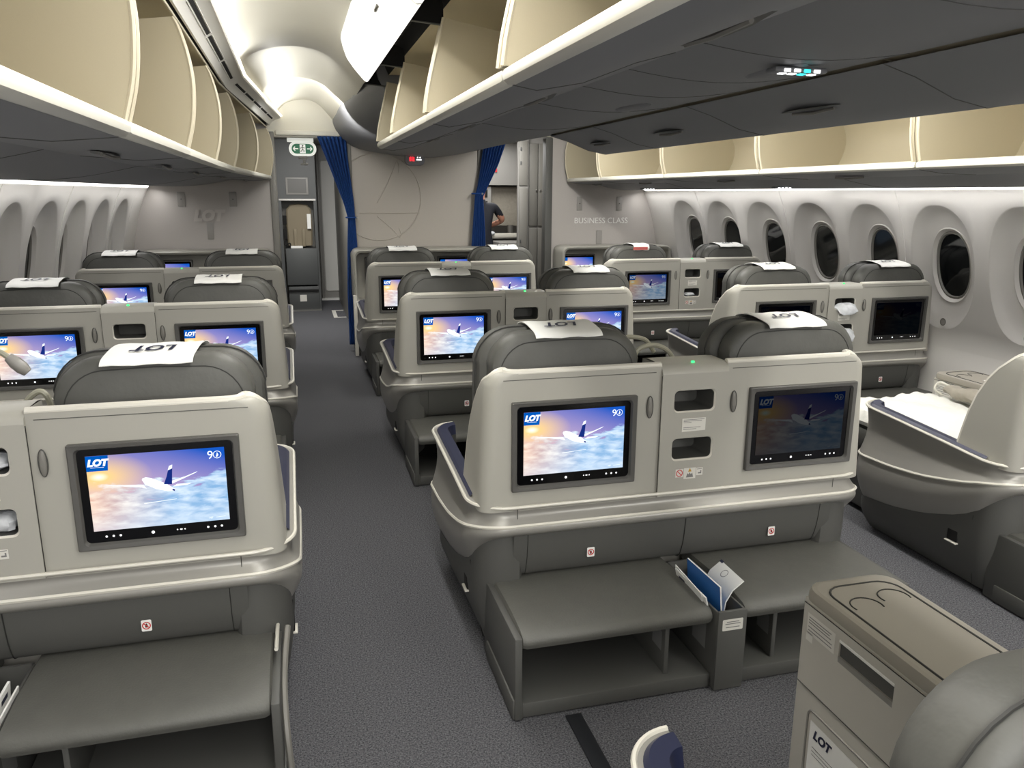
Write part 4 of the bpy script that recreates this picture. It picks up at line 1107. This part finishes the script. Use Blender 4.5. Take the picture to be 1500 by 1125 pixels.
# ------------------------------------------------------------------ bulkhead consoles
def bulkhead_console(label, x0, x1, y0, mons, zt=1.06):
    t = thing('bulkhead_console', label, 'console', ((x0 + x1) / 2, y0, 0), 0, 'consoles against the front bulkheads')
    ox = (x0 + x1) / 2; a, c = x0 - ox, x1 - ox; D = YB - 0.03 - y0
    def body(b):
        sec = rrect(a, c, 0.52, zt, 0.07, 6)
        sec2 = rrect(a + 0.012, c - 0.012, 0.53, zt - 0.012, 0.06, 6)
        # shallow tray: rim, then inner face set back
        b.grid([[(x, D, z) for x, z in sec], [(x, 0.05, z) for x, z in sec], [(x, 0.035, z) for x, z in sec2], [(x, 0.05, z) for x, z in rrect(a + 0.03, c - 0.03, 0.545, zt - 0.03, 0.05, 6)], [(x, D - 0.10, z) for x, z in rrect(a + 0.035, c - 0.035, 0.55, zt - 0.035, 0.05, 6)]], 0, True)
        b.face([(x, D - 0.10, z) for x, z in rrect(a + 0.035, c - 0.035, 0.55, zt - 0.035, 0.05, 6)], 0)
    part('console_body', None, body, ['shell'], t)
    part('console_base', None, lambda b: (b.b2(a + 0.02, c - 0.02, 0.06, D, 0.01, 0.50, 0, 0.02), b.b2(a + 0.05, c - 0.05, 0.02, 0.06, 0.01, 0.3, 0, 0.01)), ['dark'], t)
    part('side_post', None, lambda b: b.b2(a - 0.015, a + 0.02, 0.0, 0.05, 0.01, 0.62, 0, 0.008), ['trim'], t)
    for mx in mons:
        def f(b, mx=mx):
            u = mx - ox
            b.b2(u - 0.2, u + 0.2, D - 0.14, D - 0.095, 0.66, 0.965, 0, 0.01)
            b.face([(x, D - 0.1415, z) for x, z in rrect(u - 0.185, u + 0.185, 0.675, 0.95, 0.012)], 1)
            b.face([(x, D - 0.143, z) for x, z in ((u - 0.17, 0.70), (u + 0.17, 0.70), (u + 0.17, 0.93), (u - 0.17, 0.93))], 2, uv=[(0, 0), (1, 0), (1, 1), (0, 1)])
            b.face([(x, D - 0.1435, z) for x, z in ((u - 0.17, 0.895), (u - 0.12, 0.895), (u - 0.12, 0.93), (u - 0.17, 0.93))], 3)
        part('monitor', None, f, ['bezel', 'black', 'pic_lit', 'pb_lit'], t)
    return t
bulkhead_console('light grey console against the centre bulkhead, behind the far centre seats', 0.545, 2.07, 7.95, (0.88, 1.63))
bulkhead_console('light grey console against the left bulkhead', -1.42, -0.22, 8.05, (-1.16,))
bulkhead_console('light grey console against the right bulkhead, with one lit screen', 2.74, 4.0, 8.05, (2.98,))

# ------------------------------------------------------------------ things lying about
def gooseneck(label, pts, loc, head_dir):
    def f(b):
        p = smooth(pts, 6); b.tube(p, 0.009, 0, 8)
        e = Vector(p[-1]); d = Vector(head_dir).normalized()
        b.tube([e - d * 0.005, e + d * 0.02, e + d * 0.045, e + d * 0.065], lambda t_: 0.011 + 0.010 * math.sin(PI * min(1, t_ * 0.8 + 0.1)), 1, 10)
    tag(part('reading_lamp', None, f, ['lampneck', 'silver'], None, loc), label, 'reading lamp', 'gooseneck reading lamps')
gooseneck('beige gooseneck lamp curling beside the large middle headrest', [(0.10, 0, -0.03), (0.06, 0.0, 0.03), (0.0, 0.0, 0.055), (-0.06, 0.0, 0.04), (-0.08, 0.0, -0.01)], (1.27, 2.68, 1.00), (0, 0, -1))
gooseneck('beige gooseneck lamp in front of the niche column of the front centre pair', [(0.12, 0, -0.03), (0.08, 0.0, 0.02), (0.02, 0.0, 0.035), (-0.03, 0.0, 0.03)], (1.24, 2.86, 1.02), (-1, 0, -0.3))
gooseneck('beige gooseneck lamp at the left of the nearest left headrest', [(0.0, 0, -0.06), (-0.004, 0.0, 0.0), (-0.025, 0.0, 0.028), (-0.06, 0.0, 0.005), (-0.095, 0.0, -0.05)], (-0.735, 2.60, 0.99), (-0.6, 0, -0.8))
gooseneck('gooseneck lamp with dark head at the left photo edge', [(-0.12, 0, -0.06), (-0.09, 0.0, 0.03), (-0.05, 0.0, 0.05), (-0.02, 0.0, 0.03)], (-0.84, 2.70, 1.075), (0.7, 0, -0.75))

def magazine(label, loc, rot, w, h, cover_m='white', art=True, th=0.005):
    def f(b):
        b.b2(-w / 2, w / 2, -th / 2, th / 2, 0, h, 0)
        b.face([(x, -th / 2 - 0.0006, z) for x, z in ((-w / 2, 0), (w / 2, 0), (w / 2, h), (-w / 2, h))], 1)
        b.face([(x, th / 2 + 0.0006, z) for x, z in ((w / 2, 0), (-w / 2, 0), (-w / 2, h), (w / 2, h))], 1)
        if art:
            for s_ in (-1, 1):
                y = s_ * (th / 2 + 0.0012)
                b.ring((-w * 0.12, y, h * 0.66), (1, 0, 0), (0, 0, 1), w * 0.16, w * 0.18, 3, 20)
                b.face([(x, y, z) for x, z in ((w * 0.2, h * 0.86), (w * 0.4, h * 0.86), (w * 0.4, h * 0.93), (w * 0.2, h * 0.93))], 2)
    o = part('magazine', None, f, ['white', cover_m, 'navy', 'inkgrey'], None, loc); o.rotation_euler = rot
    return tag(o, label, 'magazine', 'magazines in the foot bins')
def place_mag(o, base, lean, yaw=0.0, pitch=0.0):
    """stand a magazine in a foot bin: its width runs fore and aft, its top leans sideways by lean degrees"""
    a = math.radians(lean)
    wx = Vector((math.sin(math.radians(yaw)), math.cos(math.radians(yaw)), math.sin(math.radians(pitch)))).normalized()
    up = Vector((math.sin(a), 0, math.cos(a))); up = (up - wx * up.dot(wx)).normalized(); n = up.cross(wx)
    o.matrix_world = Matrix(((wx.x, n.x, up.x, base[0]), (wx.y, n.y, up.y, base[1]), (wx.z, n.z, up.z, base[2]), (0, 0, 0, 1)))
MAGS = [('white leaflet leaning left in the centre foot bin', (CC - 0.010, 2.235, 0.10), -17, -3, 3, 0.20, 0.235, 'white', True, 0.004),
        ('blue-backed magazine standing in the centre foot bin', (CC - 0.002, 2.225, 0.10), -7, -3, 2, 0.21, 0.262, 'cover_blue', False, 0.005),
        ('thin white card leftmost in the centre foot bin', (CC - 0.022, 2.25, 0.10), -14, 0, 4, 0.19, 0.240, 'white', False, 0.003)]
for lab, base, lean, yaw, pitch, w, h, cm, art, th in MAGS:
    place_mag(magazine(lab, (0, 0, 0), (0, 0, 0), w, h, cm, art, th), base, lean, yaw, pitch)
def fan(b):
    # safety card: stands in the bin, its upper half folded over to the right
    pts = [(0.0, 0.10), (0.004, 0.20), (0.012, 0.275), (0.035, 0.315), (0.075, 0.345)]
    rows = [[(CC + 0.006 + x, 2.15 + 0.15 * q, z + 0.004 * q) for q in (0, 0.5, 1)] for x, z in pts]
    b.grid(rows, 0); b.grid([[(p[0] + 0.003, p[1], p[2] - 0.003) for p in r] for r in rows], 0)
    for k in (0, 2): b.grid([[r[k] for r in rows], [(r[k][0] + 0.003, r[k][1], r[k][2] - 0.003) for r in rows]], 0)
    b.grid([[p for p in rows[-1]], [(p[0] + 0.003, p[1], p[2] - 0.003) for p in rows[-1]]], 0)
    d = Vector((0.04, 0, 0.03)).normalized()
    b.ring((CC + 0.052, 2.225, 0.3385), tuple(d), (0, 1, 0), 0.013, 0.0155, 1, 20)
    c = Vector((CC + 0.068, 2.27, 0.3525)); b.face([c, c + Vector((0, .02, 0)), c + d * 0.01 + Vector((0, .02, 0)), c + d * 0.01], 2)
tag(part('safety_card', None, fan, ['white', 'inkgrey', 'navy']), 'white safety card folded open to the right in the centre foot bin', 'card')
MAGS = [('blue magazine in the foot bin at the left photo edge', (CL - 0.012, 2.07, 0.10), 2, 0, 0, 0.24, 0.225, 'cover_blue', True, 0.009),
        ('white magazine beside the blue one at the left photo edge', (CL + 0.004, 2.07, 0.10), 6, 0, 0, 0.24, 0.215, 'white', True, 0.006),
        ('pale folded leaflet rightmost in the left foot bin', (CL + 0.018, 2.07, 0.10), 9, 0, 0, 0.22, 0.205, 'white', True, 0.004),
        ('grey booklet leftmost in the foot bin at the left photo edge', (CL - 0.028, 2.07, 0.10), -3, 0, 0, 0.23, 0.22, 'inkgrey', False, 0.006)]
for lab, base, lean, yaw, pitch, w, h, cm, art, th in MAGS:
    place_mag(magazine(lab, (0, 0, 0), (0, 0, 0), w, h, cm, art, th), base, lean, yaw, pitch)

def bag(label, loc, s=(0.055, 0.04, 0.028), seed=1, drape=0.0):
    rnd = random.Random(seed)
    def f(b):
        nu, nv = 18, 10; P = []
        for i in range(1, nv):
            row = []
            for j in range(nu):
                k = 1 + 0.22 * (rnd.random() - 0.5) + 0.12 * math.sin(5 * 2 * PI * j / nu)
                x = s[0] * math.sin(PI * i / nv) * math.cos(2 * PI * j / nu) * k; y = s[1] * math.sin(PI * i / nv) * math.sin(2 * PI * j / nu) * k; z = s[2] * math.cos(PI * i / nv) * (1 + 0.2 * (rnd.random() - 0.5))
                if y < -s[1] * 0.2: z -= drape * (-y / s[1])
                row.append((x, y, z))
            P.append(row)
        b.loft(P, 0)
    tag(part('plastic_bag', None, f, ['bag'], None, loc), label, 'plastic bag', 'clear plastic bags in the shell niches')
bag('clear plastic bag in the upper niche of the nearest left shell', (CL + 0.02, LY[0] + 0.04, 0.896), (0.058, 0.045, 0.024), 1)
bag('clear plastic bag in the lower niche of the nearest left shell', (CL + 0.02, LY[0] + 0.04, 0.724), (0.058, 0.045, 0.028), 2)
bag('white plastic bag hanging out of the upper niche of the second right shell', (CR + 0.01, RY[1] - 0.01, 0.885), (0.085, 0.05, 0.03), 3, 0.035)
bag('white plastic bag hanging out of the lower niche of the second right shell', (CR + 0.01, RY[1] - 0.01, 0.715), (0.08, 0.05, 0.032), 4, 0.045)
bag('small white bag in the lower niche of the farthest right shell', (CR - 0.01, RY[2] + 0.03, 0.715), (0.055, 0.04, 0.018), 5)

def quilt_f(b):
    nx, ny = 26, 40; P = []
    for j in range(ny):
        row = []
        for i in range(nx):
            u = i / (nx - 1); w = j / (ny - 1)
            x = 2.70 + 0.62 * u; y = RY[0] + 0.20 + 1.0 * w
            z = 0.535 + 0.045 * math.sin(PI * u) ** 0.5 * math.sin(PI * min(1, w * 1.0)) ** 0.3 + 0.008 * math.sin(u * 40) * math.sin(w * 60) + 0.012 * math.sin(u * 9 + w * 7)
            if i in (0, nx - 1) or j in (0, ny - 1): z = 0.50
            row.append((x, y, z))
        P.append(row)
    b.grid(P, 0)
    b.b2(2.71, 3.31, RY[0] + 0.21, RY[0] + 1.19, 0.47, 0.53, 0, 0.02)
tag(part('quilt', None, quilt_f, ['quilt']), 'white quilt spread on the right seat beside its console', 'quilt')
part_bed = thing('airline_seat', 'reclined charcoal seat under the white quilt on the right', 'seat', (3.0, RY[0], 0), 0, 'charcoal leather seats')
part('seat_cushion', None, lambda b: b.b2(-0.30, 0.32, 0.20, 1.22, 0.36, 0.47, 0, 0.03), ['leather'], part_bed)
part('seat_frame', None, lambda b: b.b2(-0.24, 0.26, 0.22, 1.15, 0.02, 0.36, 0, 0.02), ['dark'], part_bed)

def pouch(b):
    L = []
    for k in range(13):
        t_ = k / 12; r = math.sin(PI * (0.06 + 0.88 * t_)) ** 0.45
        L.append([(0.055 * r * math.cos(a) * (1 + 0.05 * math.sin(5 * a + k)), -0.17 + 0.34 * t_, 0.036 * r * math.sin(a) + 0.006 * math.sin(k * 1.3)) for a in [2 * PI * q / 16 for q in range(16)]])
    b.loft(L, 0)
    b.tube(smooth([(0.0, 0.155, 0.02), (-0.03, 0.19, 0.035), (-0.05, 0.20, 0.0), (-0.02, 0.18, -0.03)], 4), 0.006, 1, 6)
o = part('amenity_pouch', None, pouch, ['kit', 'trim'], None, (3.27, RY[0] + 0.86, 0.612)); tag(o, 'grey fabric pouch lying on the white quilt', 'pouch')
tag(part('paper_card', None, lambda b: b.box((0, 0, 0), (0.09, 0.10, 0.003), 0), ['white'], None, (CR + 0.02, RY[0] + 0.93, 0.6605)), 'white card on the dark console top on the right', 'card')

tag(part('blanket', None, lambda b: b.box((0, 0, 0), (0.30, 0.36, 0.07), 0, 0.025, 3), ['blue'], None, (CC - 0.34, 0.86, 0.535)), 'folded blue blanket on the nearest seat, a sliver at the bottom edge', 'blanket')

def trackf(b): b.b2(-0.026, 0.026, -1.6, 0, 0.001, 0.008, 0, 0.002)
tag(part('seat_track_cover', None, trackf, ['track'], None, (0.765, 2.07, 0)), 'black seat track strip on the carpet in front of the centre footrest', 'floor strip')

# side strap and panel at the near left footrest
def strap(b):
    b.tube(smooth([(0.0, 0.12, 0.30), (0.0, 0.02, 0.312), (0.0, -0.14, 0.33)], 4), 0.006, 0, 6)
    b.tube(smooth([(0.03, 0.0, 0.32), (0.02, -0.10, 0.27), (0.018, -0.22, 0.24), (0.022, -0.30, 0.16), (0.03, -0.32, 0.03)], 5), 0.009, 1, 6)
tag(part('foot_strap', None, strap, ['trim', 'grey'], None, (-0.115, LY[0], 0)), 'pale and grey strap at the aisle end of the near left footrest', 'strap')

# ------------------------------------------------------------------ curtains
def curtain(label, keys, folds, amp, yy):
    """keys: (z, x0, x1)"""
    def f(b):
        n = folds * 8; rows = []
        zs = [keys[0][0] + (keys[-1][0] - keys[0][0]) * k / 60 for k in range(61)]
        K = sorted([(z, a, c) for z, a, c in keys])
        for z in zs:
            a = interp([(q[0], q[1]) for q in K], z); c = interp([(q[0], q[2]) for q in K], z)
            row = []
            for i in range(n + 1):
                t_ = i / n; w = (c - a)
                row.append((a + w * t_, yy + min(amp, w * 0.16) * math.sin(2 * PI * folds * t_), z))
            rows.append(row)
        b.grid(rows, 0)
    t = part('curtain', None, f, ['blue']); s = t.modifiers.new('thick', 'SOLIDIFY'); s.thickness = 0.004
    return tag(t, label, 'curtain', 'tied blue curtains')
tl = curtain('royal blue curtain tied back at the left side of the centre bulkhead', [(2.14, 0.27, 0.545), (1.9, 0.36, 0.56), (1.5, 0.50, 0.60), (1.35, 0.535, 0.605), (1.1, 0.52, 0.615), (0.6, 0.50, 0.62), (0.06, 0.50, 0.62)], 7, 0.03, 8.36)
tr_ = curtain('royal blue curtain tied back at the right side of the centre bulkhead', [(2.12, 1.95, 2.18), (1.9, 1.92, 2.10), (1.68, 1.88, 1.99), (1.57, 1.85, 1.935), (1.2, 1.82, 1.955), (0.6, 1.78, 1.965), (0.06, 1.78, 1.965)], 7, 0.03, 8.36)
for x, z, lb, pr in ((0.60, 1.36, 'l', tl), (1.90, 1.60, 'r', tr_)):
    part('tie_back', None, lambda b: (b.tube([(x + 0.062 * math.cos(a), 8.36 + 0.035 * math.sin(a), z) for a in [2 * PI * k / 20 for k in range(20)]], 0.009, 0, 6, closed=True), b.box((x + 0.05, 8.33, z), (0.02, 0.02, 0.02), 1)) if False else
         (b.tube([((x - 0.03) + 0.05 * math.cos(a), 8.36 + 0.035 * math.sin(a), z) for a in [2 * PI * k / 20 for k in range(20)]], 0.009, 0, 6, closed=True), b.ball((x + 0.025, 8.34, z), 0.012, 1, 8, 6)), ['blue', 'silver'], pr)

# ------------------------------------------------------------------ entry area beyond the left aisle
t = thing('entry_cabinet', 'dark grey cabinet with small recessed screen above the crew seat', 'cabinet', (0.08, 11.4, 0))
part('cabinet_body', None, lambda b: (b.b2(-0.26, 0.24, 0.0, 0.6, 1.50, 2.29, 0), b.b2(-0.26, -0.22, 0, 0.6, 0, 1.5, 0), b.b2(0.20, 0.24, 0, 0.6, 0, 1.5, 0), b.b2(-0.22, 0.20, 0.35, 0.4, 0, 1.5, 1), b.b2(-0.25, 0.23, -0.01, 0, 1.50, 1.52, 2)), ['dkgalley', 'grey', 'steel'], t)
part('screen', None, lambda b: (b.b2(-0.15, 0.14, -0.012, 0, 1.575, 1.80, 0, 0.004), b.b2(-0.125, 0.115, -0.016, -0.01, 1.60, 1.785, 1)), ['galley', 'bezel'], t)
t = thing('crew_seat', 'folding tan crew seat with harness straps beyond the left aisle', 'seat', (0.08, 11.4, 0))
def cs(b):
    o = [(-0.16, 0.9), (-0.17, 1.2), (-0.16, 1.38), (-0.11, 1.44), (0, 1.455), (0.11, 1.44), (0.16, 1.38), (0.17, 1.2), (0.16, 0.9)]
    b.loft([[(x, 0.20, z) for x, z in o], [(x * 1.02, 0.14, z) for x, z in o], [(x * 0.9, 0.12, z * 1.0 - 0.01) for x, z in o]], 0)
part('backrest', None, cs, ['tan'], t)
part('harness', None, lambda b: (b.b2(-0.08, -0.04, 0.08, 0.12, 0.88, 1.12, 0, 0.004), b.b2(0.03, 0.07, 0.08, 0.12, 0.88, 1.12, 0, 0.004), b.b2(-0.215, -0.165, 0.03, 0.10, 1.18, 1.30, 1, 0.006), b.b2(-0.215, -0.165, 0.03, 0.10, 0.98, 1.12, 1, 0.006), b.tube(smooth([(-0.19, 0.05, 0.98), (-0.20, 0.03, 0.9), (-0.14, 0.03, 0.93), (-0.13, 0.03, 0.88)], 4), 0.008, 1, 6)), ['tan', 'void'], t)
part('instruction_card', None, lambda b: b.box((0.13, 0.08, 1.22), (0.05, 0.006, 0.20), 0), ['white'], t)
part('seat_box', None, lambda b: (b.b2(-0.2, 0.22, -0.02, 0.34, 0.36, 0.86, 0, 0.01), b.b2(-0.19, 0.22, -0.01, 0.34, 0.01, 0.34, 0, 0.01), b.b2(-0.19, 0.21, -0.035, -0.015, 0.27, 0.30, 1, 0.005), b.b2(-0.2, 0.24, -0.04, 0.34, 0.0, 0.02, 2)), ['dkgalley', 'void', 'steel'], t)
part('sticker', None, lambda b: b.box((-0.0, -0.013, 0.18), (0.09, 0.003, 0.09), 0), ['sticker'], t)
tag(part('paper_towel', None, lambda b: (b.box((-0.05, 0.06, 0.875), (0.16, 0.12, 0.03), 0, 0.008)), ['white'], None, (0.08, 11.4, 0)), 'crumpled white paper on the box of the crew seat', 'paper')
def lavdoor(b):
    b.b2(0.40, 0.75, 12.55, 12.6, 0, 2.25, 0)
    b.loft([[(x, 12.545, z) for x, z in rrect(0.425, 0.73, 0.13, 2.07, 0.03)], [(x, 12.53, z) for x, z in rrect(0.435, 0.72, 0.14, 2.06, 0.03)]], 1)
    b.b2(0.66, 0.70, 12.50, 12.54, 1.38, 1.52, 2, 0.01)
    b.b2(0.36, 0.72, 12.48, 12.55, 0.0, 0.03, 3)
    b.b2(0.37, 0.41, 12.50, 12.56, 0.0, 2.25, 0, 0.01)
struct('door_1', lavdoor, ['galley', 'door', 'dkgalley', 'white'])
def mark(b):
    b.b2(0, 0.16, 0, 0.05, 0.001, 0.004, 0); b.b2(0, 0.05, -0.6, 0, 0.001, 0.004, 0); b.b2(0, 0.16, -0.65, -0.6, 0.001, 0.004, 0)
tag(part('floor_marking', None, mark, ['sticker'], None, (0.45, 11.3, 0)), 'pale bracket-shaped marking on the floor beyond the curtain', 'floor marking')

# ------------------------------------------------------------------ galley beyond the right gap
t = thing('galley_closet', 'grey double-door closet right of the galley opening', 'closet', (2.90, 9.55, 0))
part('closet_body', None, lambda b: b.b2(-0.135, 0.2, 0, 0.12, 0, 2.27, 0), ['galley'], t)
for a, c in ((-0.12, -0.01), (0.0, 0.11)):
    for z0, z1 in ((1.22, 2.19), (0.05, 1.19)):
        d = part('closet_door', None, lambda b: b.b2(a, c, -0.018, 0, z0, z1, 0, 0.006), ['grey'], t)
        part('door_latch', None, lambda b: b.ball(((c - 0.02) if a < -0.05 else (a + 0.02), -0.024, 1.64 if z0 > 1 else 0.50), (0.010, 0.008, 0.018), 0, 8, 6), ['steel'], d)
t = thing('galley_closet', 'narrow grey locker column at the right of the galley opening', 'closet', (2.69, 9.5, 0))
part('closet_body', None, lambda b: b.b2(-0.06, 0.075, 0, 0.04, 0.55, 2.27, 0), ['galley'], t)
for z0, z1 in ((1.70, 2.22), (0.62, 1.67)):
    d = part('closet_door', None, lambda b: b.b2(-0.045, 0.06, -0.018, 0, z0, z1, 0, 0.006), ['grey'], t)
    for zz in (z0 + 0.16, z0 + 0.32): part('door_latch', None, lambda b: b.box((-0.028, -0.024, zz + (0.1 if z0 > 1 else 0.1)), (0.014, 0.012, 0.04), 0, 0.003), ['dkgalley'], d)
part('stand', None, lambda b: b.b2(-0.05, 0.065, 0.0, 0.04, 0, 0.55, 0), ['void'], t)

t = thing('galley_unit', 'galley counter wall with ovens seen past the right curtain', 'galley', (2.75, 11.2, 0))
part('cabinet_body', None, lambda b: (b.b2(-0.6, 0.9, 0.45, 0.6, 0, 2.29, 0), b.b2(-0.6, 0.9, 0, 0.55, 1.72, 2.29, 0)), ['galley'], t)
part('counter', None, lambda b: (b.b2(-0.6, 0.9, -0.12, 0.5, 0.98, 1.03, 0, 0.01), b.b2(-0.6, 0.9, -0.13, -0.11, 1.0, 1.06, 1, 0.005)), ['steel', 'trim'], t)
part('oven', None, lambda b: (b.b2(-0.38, -0.02, 0.05, 0.45, 1.20, 1.70, 0, 0.01), b.b2(-0.34, -0.08, 0.04, 0.06, 1.55, 1.66, 1), b.b2(-0.34, -0.08, 0.04, 0.06, 1.25, 1.50, 1), b.tube([(-0.21, 0.0, 1.27), (-0.21, 0.0, 1.45)], 0.06, 2, 14)), ['galley', 'void', 'steel'], t)
part('wall_panel', None, lambda b: b.b2(0.02, 0.5, 0.2, 0.45, 1.15, 1.70, 0, 0.01), ['kit'], t)
part('control_panel', None, lambda b: (b.b2(-0.16, -0.02, -0.01, 0, 1.84, 1.98, 0, 0.01), b.box((-0.11, -0.015, 1.93), (0.03, 0.01, 0.05), 1), b.box((0.03, -0.015, 1.92), (0.03, 0.01, 0.05), 2)), ['sticker', 'ink', 'red'], t)
tag(part('galley_cart', None, lambda b: (b.b2(-0.20, 0.20, -0.5, 0, 0.02, 0.96, 1, 0.015), b.b2(-0.19, 0.19, -0.515, -0.5, 0.62, 0.93, 0, 0.01), b.b2(-0.08, 0.08, -0.53, -0.515, 0.72, 0.80, 0, 0.02), b.box((0, -0.532, 0.76), (0.08, 0.003, 0.02), 2), b.b2(-0.19, 0.19, -0.52, -0.5, 0.55, 0.575, 3), b.b2(-0.16, 0.17, -0.515, -0.5, 0.1, 0.5, 1, 0.01)), ['white', 'galley', 'red', 'void'], None, (2.87, 11.05, 0)), 'galley cart with a white box front below the counter', 'cart')
for lab, x, y, h, r, m in (('small juice glass on the galley counter', 2.52, 11.12, 0.09, 0.03, 'juice'), ('white cup on the galley counter beside the juice', 2.60, 11.14, 0.08, 0.034, 'white'), ('steel jug on the galley counter at the right', 2.98, 11.15, 0.14, 0.045, 'steel')):
    tag(part('cup', None, lambda b: b.tube([(0, 0, 0.002), (0, 0, h * 0.5), (0, 0, h)], lambda t_: r * (0.85 + 0.15 * t_), 0, 14), [m], None, (x, y, 1.03)), lab, 'cup')
tag(part('napkin_pile', None, lambda b: b.ball((0, 0, 0.03), (0.07, 0.05, 0.035), 0, 10, 6), ['e_green' if False else 'bag'], None, (2.66, 11.03, 1.03)), 'crumpled pale bag on the galley counter', 'bag')

# flight attendant: one continuous skinned body, mostly behind the curtain
def person(name, label, loc, rz):
    root = thing(name, label, 'person', loc, rz)
    J = {'pel': ((0, 0, 0.98), 0.135), 'wai': ((0, 0, 1.12), 0.125), 'che': ((0, 0.01, 1.32), 0.145), 'nk0': ((0, 0.01, 1.50), 0.07), 'nk1': ((0, 0.02, 1.57), 0.055), 'hd': ((0, 0.04, 1.66), 0.085), 'hd2': ((0, 0.045, 1.75), 0.08)}
    E_ = [('pel', 'wai'), ('wai', 'che'), ('che', 'nk0'), ('nk0', 'nk1'), ('nk1', 'hd'), ('hd', 'hd2')]
    for s_, n in ((-1, 'l'), (1, 'r')):
        J['sh' + n] = ((s_ * 0.17, 0.0, 1.45), 0.062); J['el' + n] = ((s_ * 0.30, 0.06 if s_ < 0 else 0.10, 1.20 if s_ < 0 else 1.27), 0.043); J['wr' + n] = ((s_ * 0.14, 0.28, 1.16 if s_ < 0 else 1.18), 0.028); J['pm' + n] = ((s_ * 0.10, 0.34, 1.155), 0.03)
        E_ += [('che', 'sh' + n), ('sh' + n, 'el' + n), ('el' + n, 'wr' + n), ('wr' + n, 'pm' + n)]
        for q in range(5):
            dx = (q - 2) * 0.016 if q < 4 else 0.045 * -s_
            dy = (0.05, 0.058, 0.06, 0.05, 0.02)[q]
            J['f%s%da' % (n, q)] = ((s_ * 0.10 + dx, 0.36 + dy * 0.5, 1.15), 0.0095); J['f%s%db' % (n, q)] = ((s_ * 0.10 + dx * 1.1, 0.365 + dy, 1.125), 0.008)
            E_ += [('pm' + n, 'f%s%da' % (n, q)), ('f%s%da' % (n, q), 'f%s%db' % (n, q))]
        J['hip' + n] = ((s_ * 0.09, 0, 0.92), 0.10); J['kn' + n] = ((s_ * 0.10, 0.02, 0.52), 0.058); J['an' + n] = ((s_ * 0.10, -0.02, 0.10), 0.038); J['to' + n] = ((s_ * 0.11, 0.12, 0.045), 0.032)
        E_ += [('pel', 'hip' + n), ('hip' + n, 'kn' + n), ('kn' + n, 'an' + n), ('an' + n, 'to' + n)]
    keys = list(J)
    me = bpy.data.meshes.new('body'); me.from_pydata([J[k][0] for k in keys], [(keys.index(a), keys.index(c)) for a, c in E_], [])
    o = link('body', me); o.parent = root
    sk = o.modifiers.new('skin', 'SKIN'); sk.use_smooth_shade = True
    for i, k in enumerate(keys):
        me.skin_vertices[0].data[i].radius = (J[k][1], J[k][1]); me.skin_vertices[0].data[i].use_root = (k == 'pel')
    sb = o.modifiers.new('sub', 'SUBSURF'); sb.levels = 2; sb.render_levels = 2
    dg = bpy.context.evaluated_depsgraph_get(); m2 = bpy.data.meshes.new_from_object(o.evaluated_get(dg))
    o.modifiers.clear(); o.data = m2; m2.materials.clear()
    for k in ('skin', 'uniform'): m2.materials.append(M[k])
    for p in m2.polygons:
        c = p.center; p.use_smooth = True
        arm = abs(c.x) > 0.16 and c.z > 1.1
        sleeve_end = c.z < 1.33 and abs(c.x) > 0.22
        skin = c.z > 1.52 or (c.y > 0.15 and c.z > 1.05) or sleeve_end
        p.material_index = 0 if skin else 1
    def hair(b):
        b.ball((0, 0.0, 1.735), (0.098, 0.105, 0.105), 0, 18, 12); b.ball((0, -0.10, 1.70), (0.045, 0.04, 0.045), 0, 12, 8)
    part('hair', None, hair, ['hair'], root)
    def face(b):
        for s_ in (-1, 1): b.ball((s_ * 0.032, 0.125, 1.70), (0.010, 0.006, 0.006), 0, 8, 6); b.ball((s_ * 0.088, 0.04, 1.69), (0.012, 0.02, 0.03), 1, 8, 6)
        b.ball((0, 0.133, 1.675), (0.011, 0.018, 0.02), 1, 8, 6); b.ball((0, 0.125, 1.635), (0.022, 0.008, 0.006), 2, 8, 6)
    part('face_features', None, face, ['ink', 'skin', 'pink'], root)
person('person', 'person in dark short-sleeved uniform working at the galley counter, partly behind the curtain', (2.30, 10.05, 0), math.radians(-4))
